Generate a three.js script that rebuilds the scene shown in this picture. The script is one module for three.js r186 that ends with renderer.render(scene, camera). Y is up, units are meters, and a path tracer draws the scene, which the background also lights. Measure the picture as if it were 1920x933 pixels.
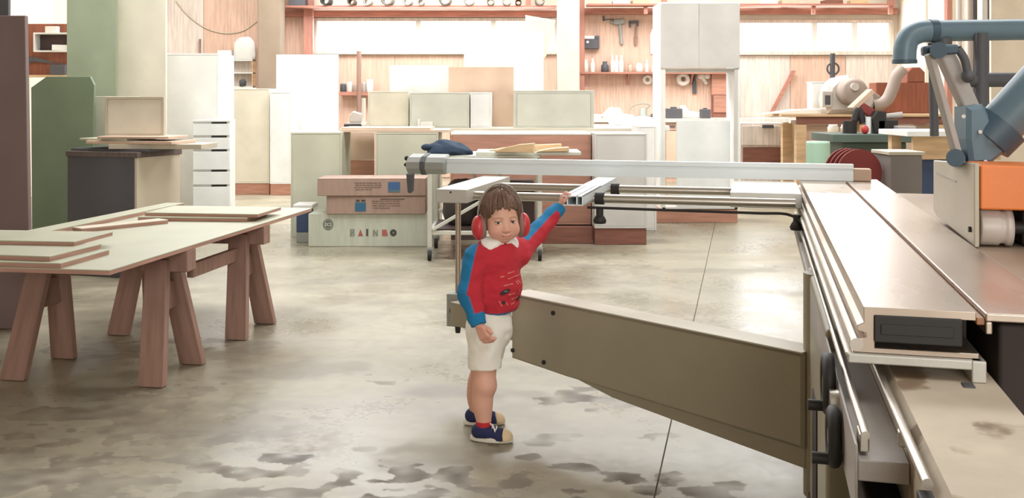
import * as THREE from 'three';
import { RoundedBoxGeometry } from 'three/addons/geometries/RoundedBoxGeometry.js';
import { mergeGeometries } from 'three/addons/utils/BufferGeometryUtils.js';
import { RectAreaLightUniformsLib } from 'three/addons/lights/RectAreaLightUniformsLib.js';

// ---------------------------------------------------------------- camera, light, exposure
const scene = new THREE.Scene();
const FOCAL = 1850, EYE = 1.282, HORIZON = 185;
const camera = new THREE.PerspectiveCamera(2 * Math.atan(466.5 / FOCAL) * 180 / Math.PI, 1920 / 933, 0.05, 60);
camera.position.set(0, EYE, 0);
camera.lookAt(0, EYE, -1);
camera.setViewOffset(1920, 933, 0, 466.5 - HORIZON, 1920, 933);   // level camera, shifted lens
const renderer = new THREE.WebGLRenderer({ antialias: true });
renderer.toneMapping = THREE.LinearToneMapping;
renderer.toneMappingExposure = 1.0;
renderer.shadowMap.enabled = true;
RectAreaLightUniformsLib.init();
scene.background = new THREE.Color(0.75, 0.85, 0.95);
function areaLight(name, w, h, intensity, color, pos, target) {
  const l = new THREE.RectAreaLight(color, intensity, w, h);
  l.name = name; l.position.set(...pos); l.lookAt(...target); scene.add(l); return l;
}
const ROOM = { x0: -6.3, x1: 6.25, z0: -16, z1: 6.5, h: 4.6 };
// back windows
areaLight('window_daylight_a', 3.80, 0.48, 15, 0xeef6ff, [-1.24, 2.30, -15.86], [-1.24, 2.0, 0]);
areaLight('window_daylight_b', 2.40, 0.46, 15, 0xeef6ff, [4.90, 2.28, -15.86], [4.90, 2.0, 0]);
// translucent roof sheets: a wide bay over the back of the hall, two narrow unseen ones added over the front as fill light
const SKYLIGHTS = [[-5.0, 4.6, -14.2, -11.4, 9.5], [-4.4, 5.0, -8.0, -6.2, 7.4], [1.4, 4.6, -2.2, 0.6, 3.2]];     // x0, x1, z0, z1, strength
SKYLIGHTS.forEach(([x0, x1, z0, z1, k], i) => areaLight('skylight_daylight_' + 'abc'[i], x1 - x0, z1 - z0, k, 0xf7fbff, [(x0 + x1) / 2, ROOM.h - 0.06, (z0 + z1) / 2], [(x0 + x1) / 2, 0, (z0 + z1) / 2]));
// tall window in the wall behind the camera
areaLight('window_daylight_c', 4.2, 2.0, 13.5, 0xfbf9f6, [0.6, 2.3, ROOM.z1 - 0.08], [0.6, 1.2, -6]);

// ---------------------------------------------------------------- helpers
const rng = (s => () => (s = (s * 1664525 + 1013904223) >>> 0) / 4294967296)(77);
const lattice = (() => { const t = new Float32Array(65536); for (let i = 0; i < 65536; i++) t[i] = rng() * 2 - 1; return t; })();
const noise = { noise(x, y, z = 0) {     // value noise, layers of z are shifted copies of one lattice
  const zi = Math.floor(z), fz = z - zi, w = fz * fz * (3 - 2 * fz), a = layer(x + zi * 37.17, y + zi * 59.31);
  return w ? a + (layer(x + (zi + 1) * 37.17, y + (zi + 1) * 59.31) - a) * w : a;
} };
function layer(x, y) {
  const xi = Math.floor(x), yi = Math.floor(y), fx = x - xi, fy = y - yi, a = xi & 255, b = (yi & 255) * 256, a1 = (a + 1) & 255, b1 = ((yi + 1) & 255) * 256;
  const u = fx * fx * (3 - 2 * fx), v = fy * fy * (3 - 2 * fy), p = lattice[b + a], q = lattice[b + a1], r = lattice[b1 + a], s = lattice[b1 + a1];
  return p + (q - p) * u + (r - p) * v + (p - q - r + s) * u * v;
}
const fbm = (x, y, z = 0, o = 4) => { let a = 0, w = 0.5; for (let i = 0; i < o; i++) { a += w * noise.noise(x, y, z + i * 7); x *= 2.03; y *= 2.03; z *= 2.03; w *= 0.5; } return a * 0.8; };
const V = (x, y, z) => new THREE.Vector3(x, y, z);
const at = (px, py, d) => V((px - 960) / FOCAL * d, EYE - (py - HORIZON) / FOCAL * d, -d);   // a sight line's point at a real distance
const X = (px, d) => (px - 960) / FOCAL * d, Y = (py, d) => EYE - (py - HORIZON) / FOCAL * d;
const used = {};
function numbered(n) { if (!(n in used)) { used[n] = 0; return n; } return n + '_' + String(++used[n]).padStart(3, '0'); }
function metreUV(g) {
  g = g.index ? g.toNonIndexed() : g;
  const p = g.attributes.position, uv = new Float32Array(p.count * 2), a = V(), b = V(), c = V();
  for (let i = 0; i < p.count; i += 3) {
    a.fromBufferAttribute(p, i); b.fromBufferAttribute(p, i + 1); c.fromBufferAttribute(p, i + 2);
    const n = b.clone().sub(a).cross(c.clone().sub(a)), x = Math.abs(n.x), y = Math.abs(n.y), z = Math.abs(n.z);
    [a, b, c].forEach((v, k) => { const [u, w] = x >= y && x >= z ? [v.z, v.y] : y >= z ? [v.x, v.z] : [v.x, v.y]; uv[2 * (i + k)] = u; uv[2 * (i + k) + 1] = w; });
  }
  g.setAttribute('uv', new THREE.BufferAttribute(uv, 2));
  for (const k of Object.keys(g.attributes)) if (!['position', 'normal', 'uv'].includes(k)) g.deleteAttribute(k);
  return g;
}
function bx(x0, x1, y0, y1, z0, z1, r = 0.003) {
  const w = x1 - x0, h = y1 - y0, d = z1 - z0; r = Math.min(r, w / 3, h / 3, d / 3);
  const g = r > 0.0008 ? new RoundedBoxGeometry(w, h, d, 1, r) : new THREE.BoxGeometry(w, h, d);
  return metreUV(g).translate((x0 + x1) / 2, (y0 + y1) / 2, (z0 + z1) / 2);
}
const A3 = p => Array.isArray(p) ? V(...p) : p;
function rod(p, q, r, r2 = r, seg = 14) {
  p = A3(p); q = A3(q); const d = q.clone().sub(p), L = d.length();
  const g = metreUV(new THREE.CylinderGeometry(r2, r, L, seg));
  g.applyQuaternion(new THREE.Quaternion().setFromUnitVectors(V(0, 1, 0), d.normalize()));
  const m = p.clone().add(q).multiplyScalar(0.5); return g.translate(m.x, m.y, m.z);
}
function bar(p, q, w, h, r = 0.004) {         // a square bar from p to q
  p = A3(p); q = A3(q); const d = q.clone().sub(p), L = d.length();
  const g = bx(-w / 2, w / 2, -h / 2, h / 2, -L / 2, L / 2, r), m = new THREE.Matrix4(), mid = p.clone().add(q).multiplyScalar(0.5);
  const up = Math.abs(d.y) / L > 0.98 ? V(0, 0, 1) : V(0, 1, 0);
  m.lookAt(q, p, up); g.applyMatrix4(m); return g.translate(mid.x, mid.y, mid.z);
}
const tube = (pts, r, seg = 40, rs = 10) => metreUV(new THREE.TubeGeometry(new THREE.CatmullRomCurve3(pts.map(A3)), seg, r, rs, false));
const lathe = (pts, seg = 20) => metreUV(new THREE.LatheGeometry(pts.map(p => new THREE.Vector2(...p)), seg));
function slab(pts, depth, bevel = 0.003) {     // polygon in xy, extruded along z, centred on z = 0
  const s = new THREE.Shape(pts.map(p => new THREE.Vector2(...p)));
  const b = Math.min(bevel, depth / 3);
  const g = new THREE.ExtrudeGeometry(s, { depth: depth - 2 * b, bevelEnabled: b > 0, bevelThickness: b, bevelSize: b, bevelOffset: -b, bevelSegments: 1 });
  return metreUV(g.translate(0, 0, -depth / 2 + b));
}
const ball = (x, y, z, r, sx = 1, sy = 1, sz = 1, n = 16) => metreUV(new THREE.SphereGeometry(r, n, n * 0.7 | 0).scale(sx, sy, sz)).translate(x, y, z);
function mesh(name, geos, mat, parent) {
  geos = Array.isArray(geos) ? geos : [geos];
  const o = new THREE.Mesh(geos.length > 1 ? mergeGeometries(geos) : geos[0], mat);
  o.castShadow = o.receiveShadow = true; o.name = parent ? name : numbered(name);
  (parent || scene).add(o); return o;
}
function thing(name, label, category, [x, y, z] = [0, 0, 0], turn = 0, group) {
  const o = new THREE.Group(); o.name = numbered(name); scene.add(o); o.position.set(x, y, z); o.rotation.y = turn;
  o.userData = { label, category }; if (group) o.userData.group = group; return o;
}
function tag(o, label, category, group) { o.userData = { label, category }; if (group) o.userData.group = group; return o; }
function setting(name, geos, mat, parent) { const o = mesh(name, geos, mat, parent); if (!parent) o.userData.kind = 'structure'; return o; }
function solo(name, label, category, geos, mat, pos, turn = 0, group) {   // a thing that is one mesh, its origin at pos
  const o = mesh(name, geos, mat); o.position.set(...pos); o.rotation.y = turn; return tag(o, label, category, group);
}

// ---------------------------------------------------------------- materials
function canvasTex(w, h, draw, srgb = true) {
  const c = document.createElement('canvas'); c.width = w; c.height = h; draw(c.getContext('2d'), w, h);
  const t = new THREE.CanvasTexture(c); if (srgb) t.colorSpace = THREE.SRGBColorSpace; t.wrapS = t.wrapT = THREE.RepeatWrapping; return t;
}
function dataTex(n, fn, srgb = true) {
  const a = new Uint8Array(n * n * 4);
  for (let j = 0; j < n; j++) for (let i = 0; i < n; i++) { const c = fn(i / n, j / n), k = 4 * (j * n + i); a[k] = c[0]; a[k + 1] = c[1]; a[k + 2] = c[2]; a[k + 3] = 255; }
  const t = new THREE.DataTexture(a, n, n); t.magFilter = THREE.LinearFilter; t.minFilter = THREE.LinearFilter; t.wrapS = t.wrapT = THREE.RepeatWrapping;
  if (srgb) t.colorSpace = THREE.SRGBColorSpace; t.needsUpdate = true; return t;
}
const loop = (f, u, v) => {   // periodic over the unit square
  const bu = u * u * (3 - 2 * u), bv = v * v * (3 - 2 * v);
  return (f(u, v) * (1 - bu) + f(u - 1, v) * bu) * (1 - bv) + (f(u, v - 1) * (1 - bu) + f(u - 1, v - 1) * bu) * bv;
};
const clamp = (x, a = 0, b = 1) => Math.min(b, Math.max(a, x));
const sstep = (a, b, x) => { x = clamp((x - a) / (b - a)); return x * x * (3 - 2 * x); };
const grey = g => [g, g, g].map(v => clamp(v, 0, 255));
const texGrain = dataTex(512, (u, v) => grey(238 + 44 * loop((a, b) => fbm(a * 5, b * 46, 2, 4), u, v) + 26 * loop((a, b) => fbm(a * 2, b * 7, 9, 3), u, v)));
const texGrainUp = dataTex(512, (u, v) => grey(238 + 38 * loop((a, b) => fbm(a * 46, b * 5, 4, 4), u, v) + 26 * loop((a, b) => fbm(a * 7, b * 2, 5, 3), u, v)));
const texMottle = dataTex(512, (u, v) => grey(244 + 18 * loop((a, b) => fbm(a * 7, b * 7, 3, 5), u, v) + (rng() - 0.5) * 7));
const texCard = dataTex(256, (u, v) => grey(240 + 20 * loop((a, b) => fbm(a * 30, b * 4, 1, 3), u, v) + (rng() - 0.5) * 12));
const texSmear = dataTex(512, (u, v) => grey(146 + 46 * loop((a, b) => fbm(a * 9, b * 4, 6, 4), u, v)), false);
const texFabric = dataTex(256, (u, v) => grey(226 + 22 * Math.sin(u * 402) * Math.sin(v * 402) + (rng() - 0.5) * 20), false);
const texWorn = dataTex(512, (u, v) => { const k = sstep(0.10, 0.26, loop((a, b) => fbm(a * 6, b * 6, 3, 5), u, v)), g = 236 + 30 * loop((a, b) => fbm(a * 9, b * 9, 8, 4), u, v); return [g * (1 - 0.32 * k), g * (1 - 0.38 * k), g * (1 - 0.44 * k)].map(x => clamp(x, 0, 255)); });
const rep = (t, x, y = x) => { const c = t.clone(); c.repeat.set(x, y); c.needsUpdate = true; return c; };
const gr1 = rep(texGrain, 0.9), gu1 = rep(texGrainUp, 0.9), mo1 = rep(texMottle, 0.8), ca1 = rep(texCard, 1.2), sm1 = rep(texSmear, 0.9), fa1 = rep(texFabric, 9);
const M = (color, rough = 0.7, o = {}) => new THREE.MeshStandardMaterial({ color, roughness: rough, ...o });
const plain = (c, r = 0.6, o = {}) => M(c, r, { map: mo1, ...o });
const wood = (c, r = 0.65, o = {}) => M(c, r, { map: gr1, ...o });
const woodUp = (c, r = 0.65, o = {}) => M(c, r, { map: gu1, ...o });
const mat = {
  ply: woodUp(0xdcb8a2, 0.8), plyPale: woodUp(0xe4d5c8, 0.8), timber: wood(0xb97f6c, 0.8), timberUp: woodUp(0xbb8270, 0.8),
  plaster: plain(0xe6d8c4, 0.9), pillar: plain(0x94826f, 0.9), pillarPale: plain(0xcabba8, 0.9), roof: plain(0xb9aca0, 0.9),
  white: plain(0xeeeeea, 0.45), whiteMatt: plain(0xe9e7e0, 0.6), cream: plain(0xe2dac6, 0.5), olive: plain(0xc6c5af, 0.5), olivePale: plain(0xd2d2c4, 0.5),  // on the cabinets olive and olivePale hold the shade of white melamine backs
  greyPanel: plain(0xcfcbc4, 0.5), carcass: wood(0xb98670, 0.6), plinth: wood(0xc28c74, 0.55), brownBoard: wood(0x8e5b4b, 0.6), chip: plain(0xd6b9a2, 0.8),
  greenTall: plain(0x9ba58b, 0.6), greenBoard: plain(0x77866a, 0.6), brownTall: plain(0x786461, 0.6), slate: plain(0x58565a, 0.7),
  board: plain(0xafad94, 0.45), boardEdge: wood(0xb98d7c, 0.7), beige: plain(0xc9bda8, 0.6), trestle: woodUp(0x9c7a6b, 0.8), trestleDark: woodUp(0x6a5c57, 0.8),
  card: M(0xac9080, 0.85, { map: ca1 }), cardWhite: M(0xc9cbb8, 0.7, { map: ca1 }), navy: plain(0x3f4d6b, 0.8), jacket: plain(0x2a3a4c, 0.95),
  alu: M(0xdfe6e8, 0.42, { metalness: 0.25 }), aluDull: M(0xc9c6bd, 0.45, { metalness: 0.4, map: mo1 }), steel: M(0xb8a99b, 0.52, { metalness: 0.85, roughnessMap: sm1 }),
  chrome: M(0xbdb6ab, 0.34, { metalness: 0.9 }), machine: plain(0xa39a84, 0.5), machinePale: plain(0xc6bca8, 0.5), machineDark: plain(0x3a302d, 0.75),  // machineDark is darkened for the shadow under the fixed table
  black: M(0x24211f, 0.6), rubber: M(0x2b2725, 0.85), greyPlastic: plain(0x9b9c94, 0.5), darkGrey: plain(0x55565a, 0.6),
  tubeWhite: plain(0xd5d3c6, 0.5), brass: wood(0xa7764f, 0.5), dust: M(0xd2c3ad, 0.75, { map: rep(texWorn, 1.4) }), orange: plain(0xf0853c, 0.45), blueSteel: plain(0x68808d, 0.4), blueDark: plain(0x425867, 0.5),
  armGrey: plain(0xb3aba4, 0.5), green: plain(0x566459, 0.6), mint: plain(0xa9c8b0, 0.5), disc: plain(0x8a3a35, 0.7), redPaint: plain(0xc23a36, 0.5), brownBox: woodUp(0x96573f, 0.6),
  paper: plain(0xf2efe6, 0.8), pine: wood(0xe0bd93, 0.7), glowWindow: new THREE.MeshStandardMaterial({ color: 0xffffff, emissive: 0xf2f8f6, emissiveIntensity: 1.15, roughness: 0.4 }),
  hose: plain(0xa8968a, 0.6), machineWhite: plain(0xd3c8be, 0.4), bottle: plain(0xe8e0d4, 0.5), darkBrown: plain(0x4b3835, 0.7), bagDark: plain(0x4d4441, 0.8),
};

// ---------------------------------------------------------------- the setting
{
  // concrete: trowelled mottling over 10 m, dark worn and oily patches where the photograph has them (x, distance, size, strength)
  const spots = [];
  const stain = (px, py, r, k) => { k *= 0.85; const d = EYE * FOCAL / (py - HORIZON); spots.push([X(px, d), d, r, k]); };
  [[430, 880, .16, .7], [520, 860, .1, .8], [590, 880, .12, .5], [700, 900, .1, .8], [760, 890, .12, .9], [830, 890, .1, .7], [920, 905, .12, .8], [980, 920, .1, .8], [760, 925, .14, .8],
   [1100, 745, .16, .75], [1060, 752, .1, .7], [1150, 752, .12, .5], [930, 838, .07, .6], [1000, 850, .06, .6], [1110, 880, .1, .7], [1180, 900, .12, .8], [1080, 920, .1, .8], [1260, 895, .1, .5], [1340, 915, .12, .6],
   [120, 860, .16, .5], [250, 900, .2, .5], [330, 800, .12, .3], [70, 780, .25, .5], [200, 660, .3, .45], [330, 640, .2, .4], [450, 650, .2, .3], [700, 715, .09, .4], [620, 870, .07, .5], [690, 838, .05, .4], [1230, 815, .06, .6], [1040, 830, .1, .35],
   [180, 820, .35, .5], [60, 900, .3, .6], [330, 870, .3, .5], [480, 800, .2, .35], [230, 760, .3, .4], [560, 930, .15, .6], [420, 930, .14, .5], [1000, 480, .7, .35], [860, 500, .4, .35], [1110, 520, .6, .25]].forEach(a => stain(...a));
  const N = 2048, a = new Uint8Array(N * N * 4), r = new Uint8Array(N * N * 4), S = new Float32Array(N * N), C = N / 10;
  for (const [sx, sd, sr, sk] of spots) {
    const i0 = Math.max(0, Math.floor((sx - 1.8 * sr + 5) * C)), i1 = Math.min(N - 1, Math.ceil((sx + 1.8 * sr + 5) * C)), j0 = Math.max(0, Math.floor((sd - 1.4 * sr - 1.5) * C)), j1 = Math.min(N - 1, Math.ceil((sd + 1.4 * sr - 1.5) * C));
    for (let jj = j0; jj <= j1; jj++) for (let ii = i0; ii <= i1; ii++) {
      const x = -5 + ii / C, d = 1.5 + jj / C, dx = x - sx, dd = d - sd, q = Math.sqrt((dx * dx + dd * dd * 1.7) / (sr * sr)) / 1.8;
      if (q > 1) continue;
      const v = sk * sstep(0.0, 0.06, 0.24 - 0.60 * q + 1.0 * fbm(x * 10, d * 13, 4, 5)) * (0.75 + 0.5 * layer(x * 16, d * 20));
      if (v > S[jj * N + ii]) S[jj * N + ii] = v;
    }
  }
  for (let jj = 0; jj < N; jj++) for (let ii = 0; ii < N; ii++) {
    const x = -5 + 10 * ii / N, d = 1.5 + 10 * jj / N, n = jj * N + ii, k = 4 * n;
    const big = fbm(x * 0.7, d * 0.7, 1, 3), mid = fbm(x * 2.6 + 4, d * 2.6, 5, 4), fine = layer(x * 60, d * 60), grit = layer(x * 21 + 7, d * 24), streak = layer(x * 2.2, d * 9);
    const wear = sstep(0.16, 0.40, fbm(x * 1.9 + 20, d * 2.6, 3, 4) + 0.05 * grit) * 0.30;
    const t = Math.max(Math.min(1, S[n]), wear), g = 1 + 0.13 * big + 0.13 * mid + 0.03 * fine + 0.04 * grit + 0.04 * streak;
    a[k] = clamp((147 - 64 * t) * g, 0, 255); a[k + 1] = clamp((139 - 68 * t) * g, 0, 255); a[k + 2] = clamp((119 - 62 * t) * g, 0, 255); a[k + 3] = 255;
    const rr = clamp(92 + 100 * t + 60 * mid + 40 * big + 12 * fine, 40, 230); r[k] = r[k + 1] = r[k + 2] = rr; r[k + 3] = 255;
  }
  const tex = (arr, srgb) => { const t = new THREE.DataTexture(arr, N, N); t.magFilter = t.minFilter = THREE.LinearFilter; t.wrapS = t.wrapT = THREE.MirroredRepeatWrapping; t.repeat.set(0.1, 0.1); t.offset.set(0.5, -0.15); if (srgb) t.colorSpace = THREE.SRGBColorSpace; t.needsUpdate = true; return t; };
  const concrete = new THREE.MeshStandardMaterial({ map: tex(a, true), roughnessMap: tex(r, false), roughness: 1.0 });
  const floor = setting('floor', bx(ROOM.x0 - 0.2, ROOM.x1 + 0.2, -0.25, -0.008, ROOM.z0 - 0.2, ROOM.z1 + 0.2, 0), plain(0x8f8678, 0.9));
  const jx = d => 0.55 + 0.234 * (d - 3.57), g = 0.0022, d0 = -ROOM.z1, d1 = -ROOM.z0, dm = 7.85;
  const quads = [[[ROOM.x0, d0], [jx(d0) - g, d0], [jx(dm) - g, dm - g], [ROOM.x0, dm - g]], [[jx(d0) + g, d0], [ROOM.x1, d0], [ROOM.x1, dm - g], [jx(dm) + g, dm - g]],
    [[ROOM.x0, dm + g], [jx(dm) - g, dm + g], [jx(d1) - g, d1], [ROOM.x0, d1]], [[jx(dm) + g, dm + g], [ROOM.x1, dm + g], [ROOM.x1, d1], [jx(d1) + g, d1]]];
  for (const q of quads) mesh('concrete_slab', slab(q, 0.008, 0.001).rotateX(-Math.PI / 2).translate(0, -0.004, 0), concrete, floor);
}
setting('ceiling', (() => {   // roof deck with openings filled by translucent sheets
  const b = [], y0 = ROOM.h, y1 = ROOM.h + 0.15, X0 = ROOM.x0 - 0.2, X1 = ROOM.x1 + 0.2; let z = ROOM.z0 - 0.2;
  for (const h of SKYLIGHTS) { b.push(bx(X0, X1, y0, y1, z, h[2], 0), bx(X0, h[0], y0, y1, h[2], h[3], 0), bx(h[1], X1, y0, y1, h[2], h[3], 0)); z = h[3]; }
  b.push(bx(X0, X1, y0, y1, z, ROOM.z1 + 0.2, 0)); return b;
})(), mat.roof);
SKYLIGHTS.forEach(([x0, x1, z0, z1], i) => setting('window_' + (i + 4), bx(x0, x1, ROOM.h + 0.02, ROOM.h + 0.06, z0, z1, 0), mat.glowWindow));  // the two front sheets are added to brighten front faces
const wallWithHoles = (x0, x1, y0, y1, z0, z1, holes) => {   // holes side by side in one row: [x0, x1, y0, y1]
  const b = []; let x = x0;
  for (const h of holes) { if (h[0] > x) b.push(bx(x, h[0], y0, y1, z0, z1, 0)); b.push(bx(h[0], h[1], y0, h[2], z0, z1, 0), bx(h[0], h[1], h[3], y1, z0, z1, 0)); x = h[1]; }
  b.push(bx(x, x1, y0, y1, z0, z1, 0)); return b;
};
const wallBack = setting('wall_back', wallWithHoles(ROOM.x0, ROOM.x1, 0, ROOM.h, ROOM.z0 - 0.2, ROOM.z0, [[-3.16, 0.69, 2.06, 2.54], [3.66, 6.12, 2.05, 2.51]]), mat.plaster);
setting('wall_front', wallWithHoles(ROOM.x0, ROOM.x1, 0, ROOM.h, ROOM.z1, ROOM.z1 + 0.2, [[-1.5, 2.7, 1.3, 3.3]]), mat.plaster);
setting('wall_left', bx(ROOM.x0 - 0.2, ROOM.x0, 0, ROOM.h, ROOM.z0 - 0.2, ROOM.z1 + 0.2, 0), mat.plaster);
setting('wall_right', bx(ROOM.x1, ROOM.x1 + 0.2, 0, ROOM.h, ROOM.z0 - 0.2, ROOM.z1 + 0.2, 0), mat.plaster);
setting('window_3', bx(-1.5, 2.7, 1.3, 3.3, ROOM.z1 + 0.08, ROOM.z1 + 0.10, 0), mat.glowWindow);
function windowBand(name, x0, x1, y0, y1, mullions) {
  const z = ROOM.z0, o = setting(name, [bx(x0 - 0.05, x1 + 0.05, y1, y1 + 0.05, z, z + 0.05), bx(x0 - 0.05, x1 + 0.05, y0 - 0.06, y0, z, z + 0.09), bx(x0 - 0.05, x0, y0, y1, z, z + 0.05), bx(x1, x1 + 0.05, y0, y1, z, z + 0.05)], mat.plyPale);
  const xs = [x0, ...mullions, x1];
  for (const m of mullions) mesh('mullion', bx(m - 0.04, m + 0.04, y0, y1, z - 0.08, z + 0.03), mat.whiteMatt, o);
  for (let i = 0; i + 1 < xs.length; i++) mesh('pane', bx(xs[i] + (i ? 0.04 : 0), xs[i + 1] - (i + 2 < xs.length ? 0.04 : 0), y0, y1, z - 0.06, z - 0.045, 0), mat.glowWindow, o);
}
windowBand('window_1', -3.16, 0.69, 2.06, 2.54, [-1.52, -0.3]);
windowBand('window_2', 3.66, 6.12, 2.05, 2.51, [4.9, 5.55]);
// plywood lining below and beside the windows, sheet by sheet
for (const [x0, x1, y0, y1, m] of [[-6.25, -5.0, 0, 3.0, 'plyPale'], [-4.99, -3.9, 0, 3.0, 'ply'], [-3.88, -3.24, 0, 2.9, 'ply'], [-3.23, -1.9, 0, 1.98, 'ply'], [-1.89, -0.6, 0, 1.98, 'ply'], [-0.59, 0.72, 0, 1.98, 'ply'],
  [0.76, 2.3, 0, 2.75, 'ply'], [2.31, 3.58, 0, 2.75, 'ply'], [3.60, 4.5, 0, 1.98, 'plyPale'], [4.51, 5.4, 0, 1.98, 'ply'], [5.41, 6.2, 0, 1.98, 'plyPale']])
  mesh('plywood_sheet', bx(x0, x1, y0 + 0.01, y1, ROOM.z0 - 0.001, ROOM.z0 + 0.018, 0.002), mat[m], wallBack);
// reddish timber framing over the wall: ledger beams and studs
const Zb = ROOM.z0 + 0.02;
[[-3.9, 0.72, 2.60, 2.70], [0.98, 6.2, 2.64, 2.74]].forEach(([x0, x1, y0, y1], i) => setting('trim_' + (i + 1), bx(x0, x1, y0, y1, Zb, Zb + 0.14), mat.timber));
[[-3.33, -3.18], [0.22, 0.30], [1.04, 1.16], [2.4, 2.48], [4.33, 4.41], [6.02, 6.12]].forEach(([x0, x1], i) => setting('trim_' + (i + 3), bx(x0, x1, i === 0 ? 0.9 : i === 2 ? 0.9 : 2.741, 3.6, Zb + 0.141, Zb + 0.22), mat.timberUp));
// two columns of the hall standing before the back wall
setting('trim_10', bx(X(483, 15.2), X(526, 15.2), 0, ROOM.h, -15.5, -15.2, 0.02), mat.pillar);
setting('trim_11', bx(X(1046, 15.2), X(1087, 15.2), 0, ROOM.h, -15.5, -15.2, 0.02), mat.pillarPale);
// red door post, bright doorway lining and right-hand pier
setting('trim_12', bx(X(1776, 13.6), X(1786, 13.6), 0, ROOM.h, -13.7, -13.6), mat.timberUp);
setting('door_1', [bx(ROOM.x1 - 0.06, ROOM.x1 - 0.001, 0, 3.2, -15.6, -13.9, 0.004), bx(ROOM.x1 - 0.09, ROOM.x1 - 0.06, 0.1, 3.1, -14.8, -14.7, 0.004)], mat.cream);
setting('wall_pier', bx(X(1858, 11.5), ROOM.x1 - 0.001, 0, ROOM.h, -11.9, -11.5, 0.01), mat.plaster);

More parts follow.
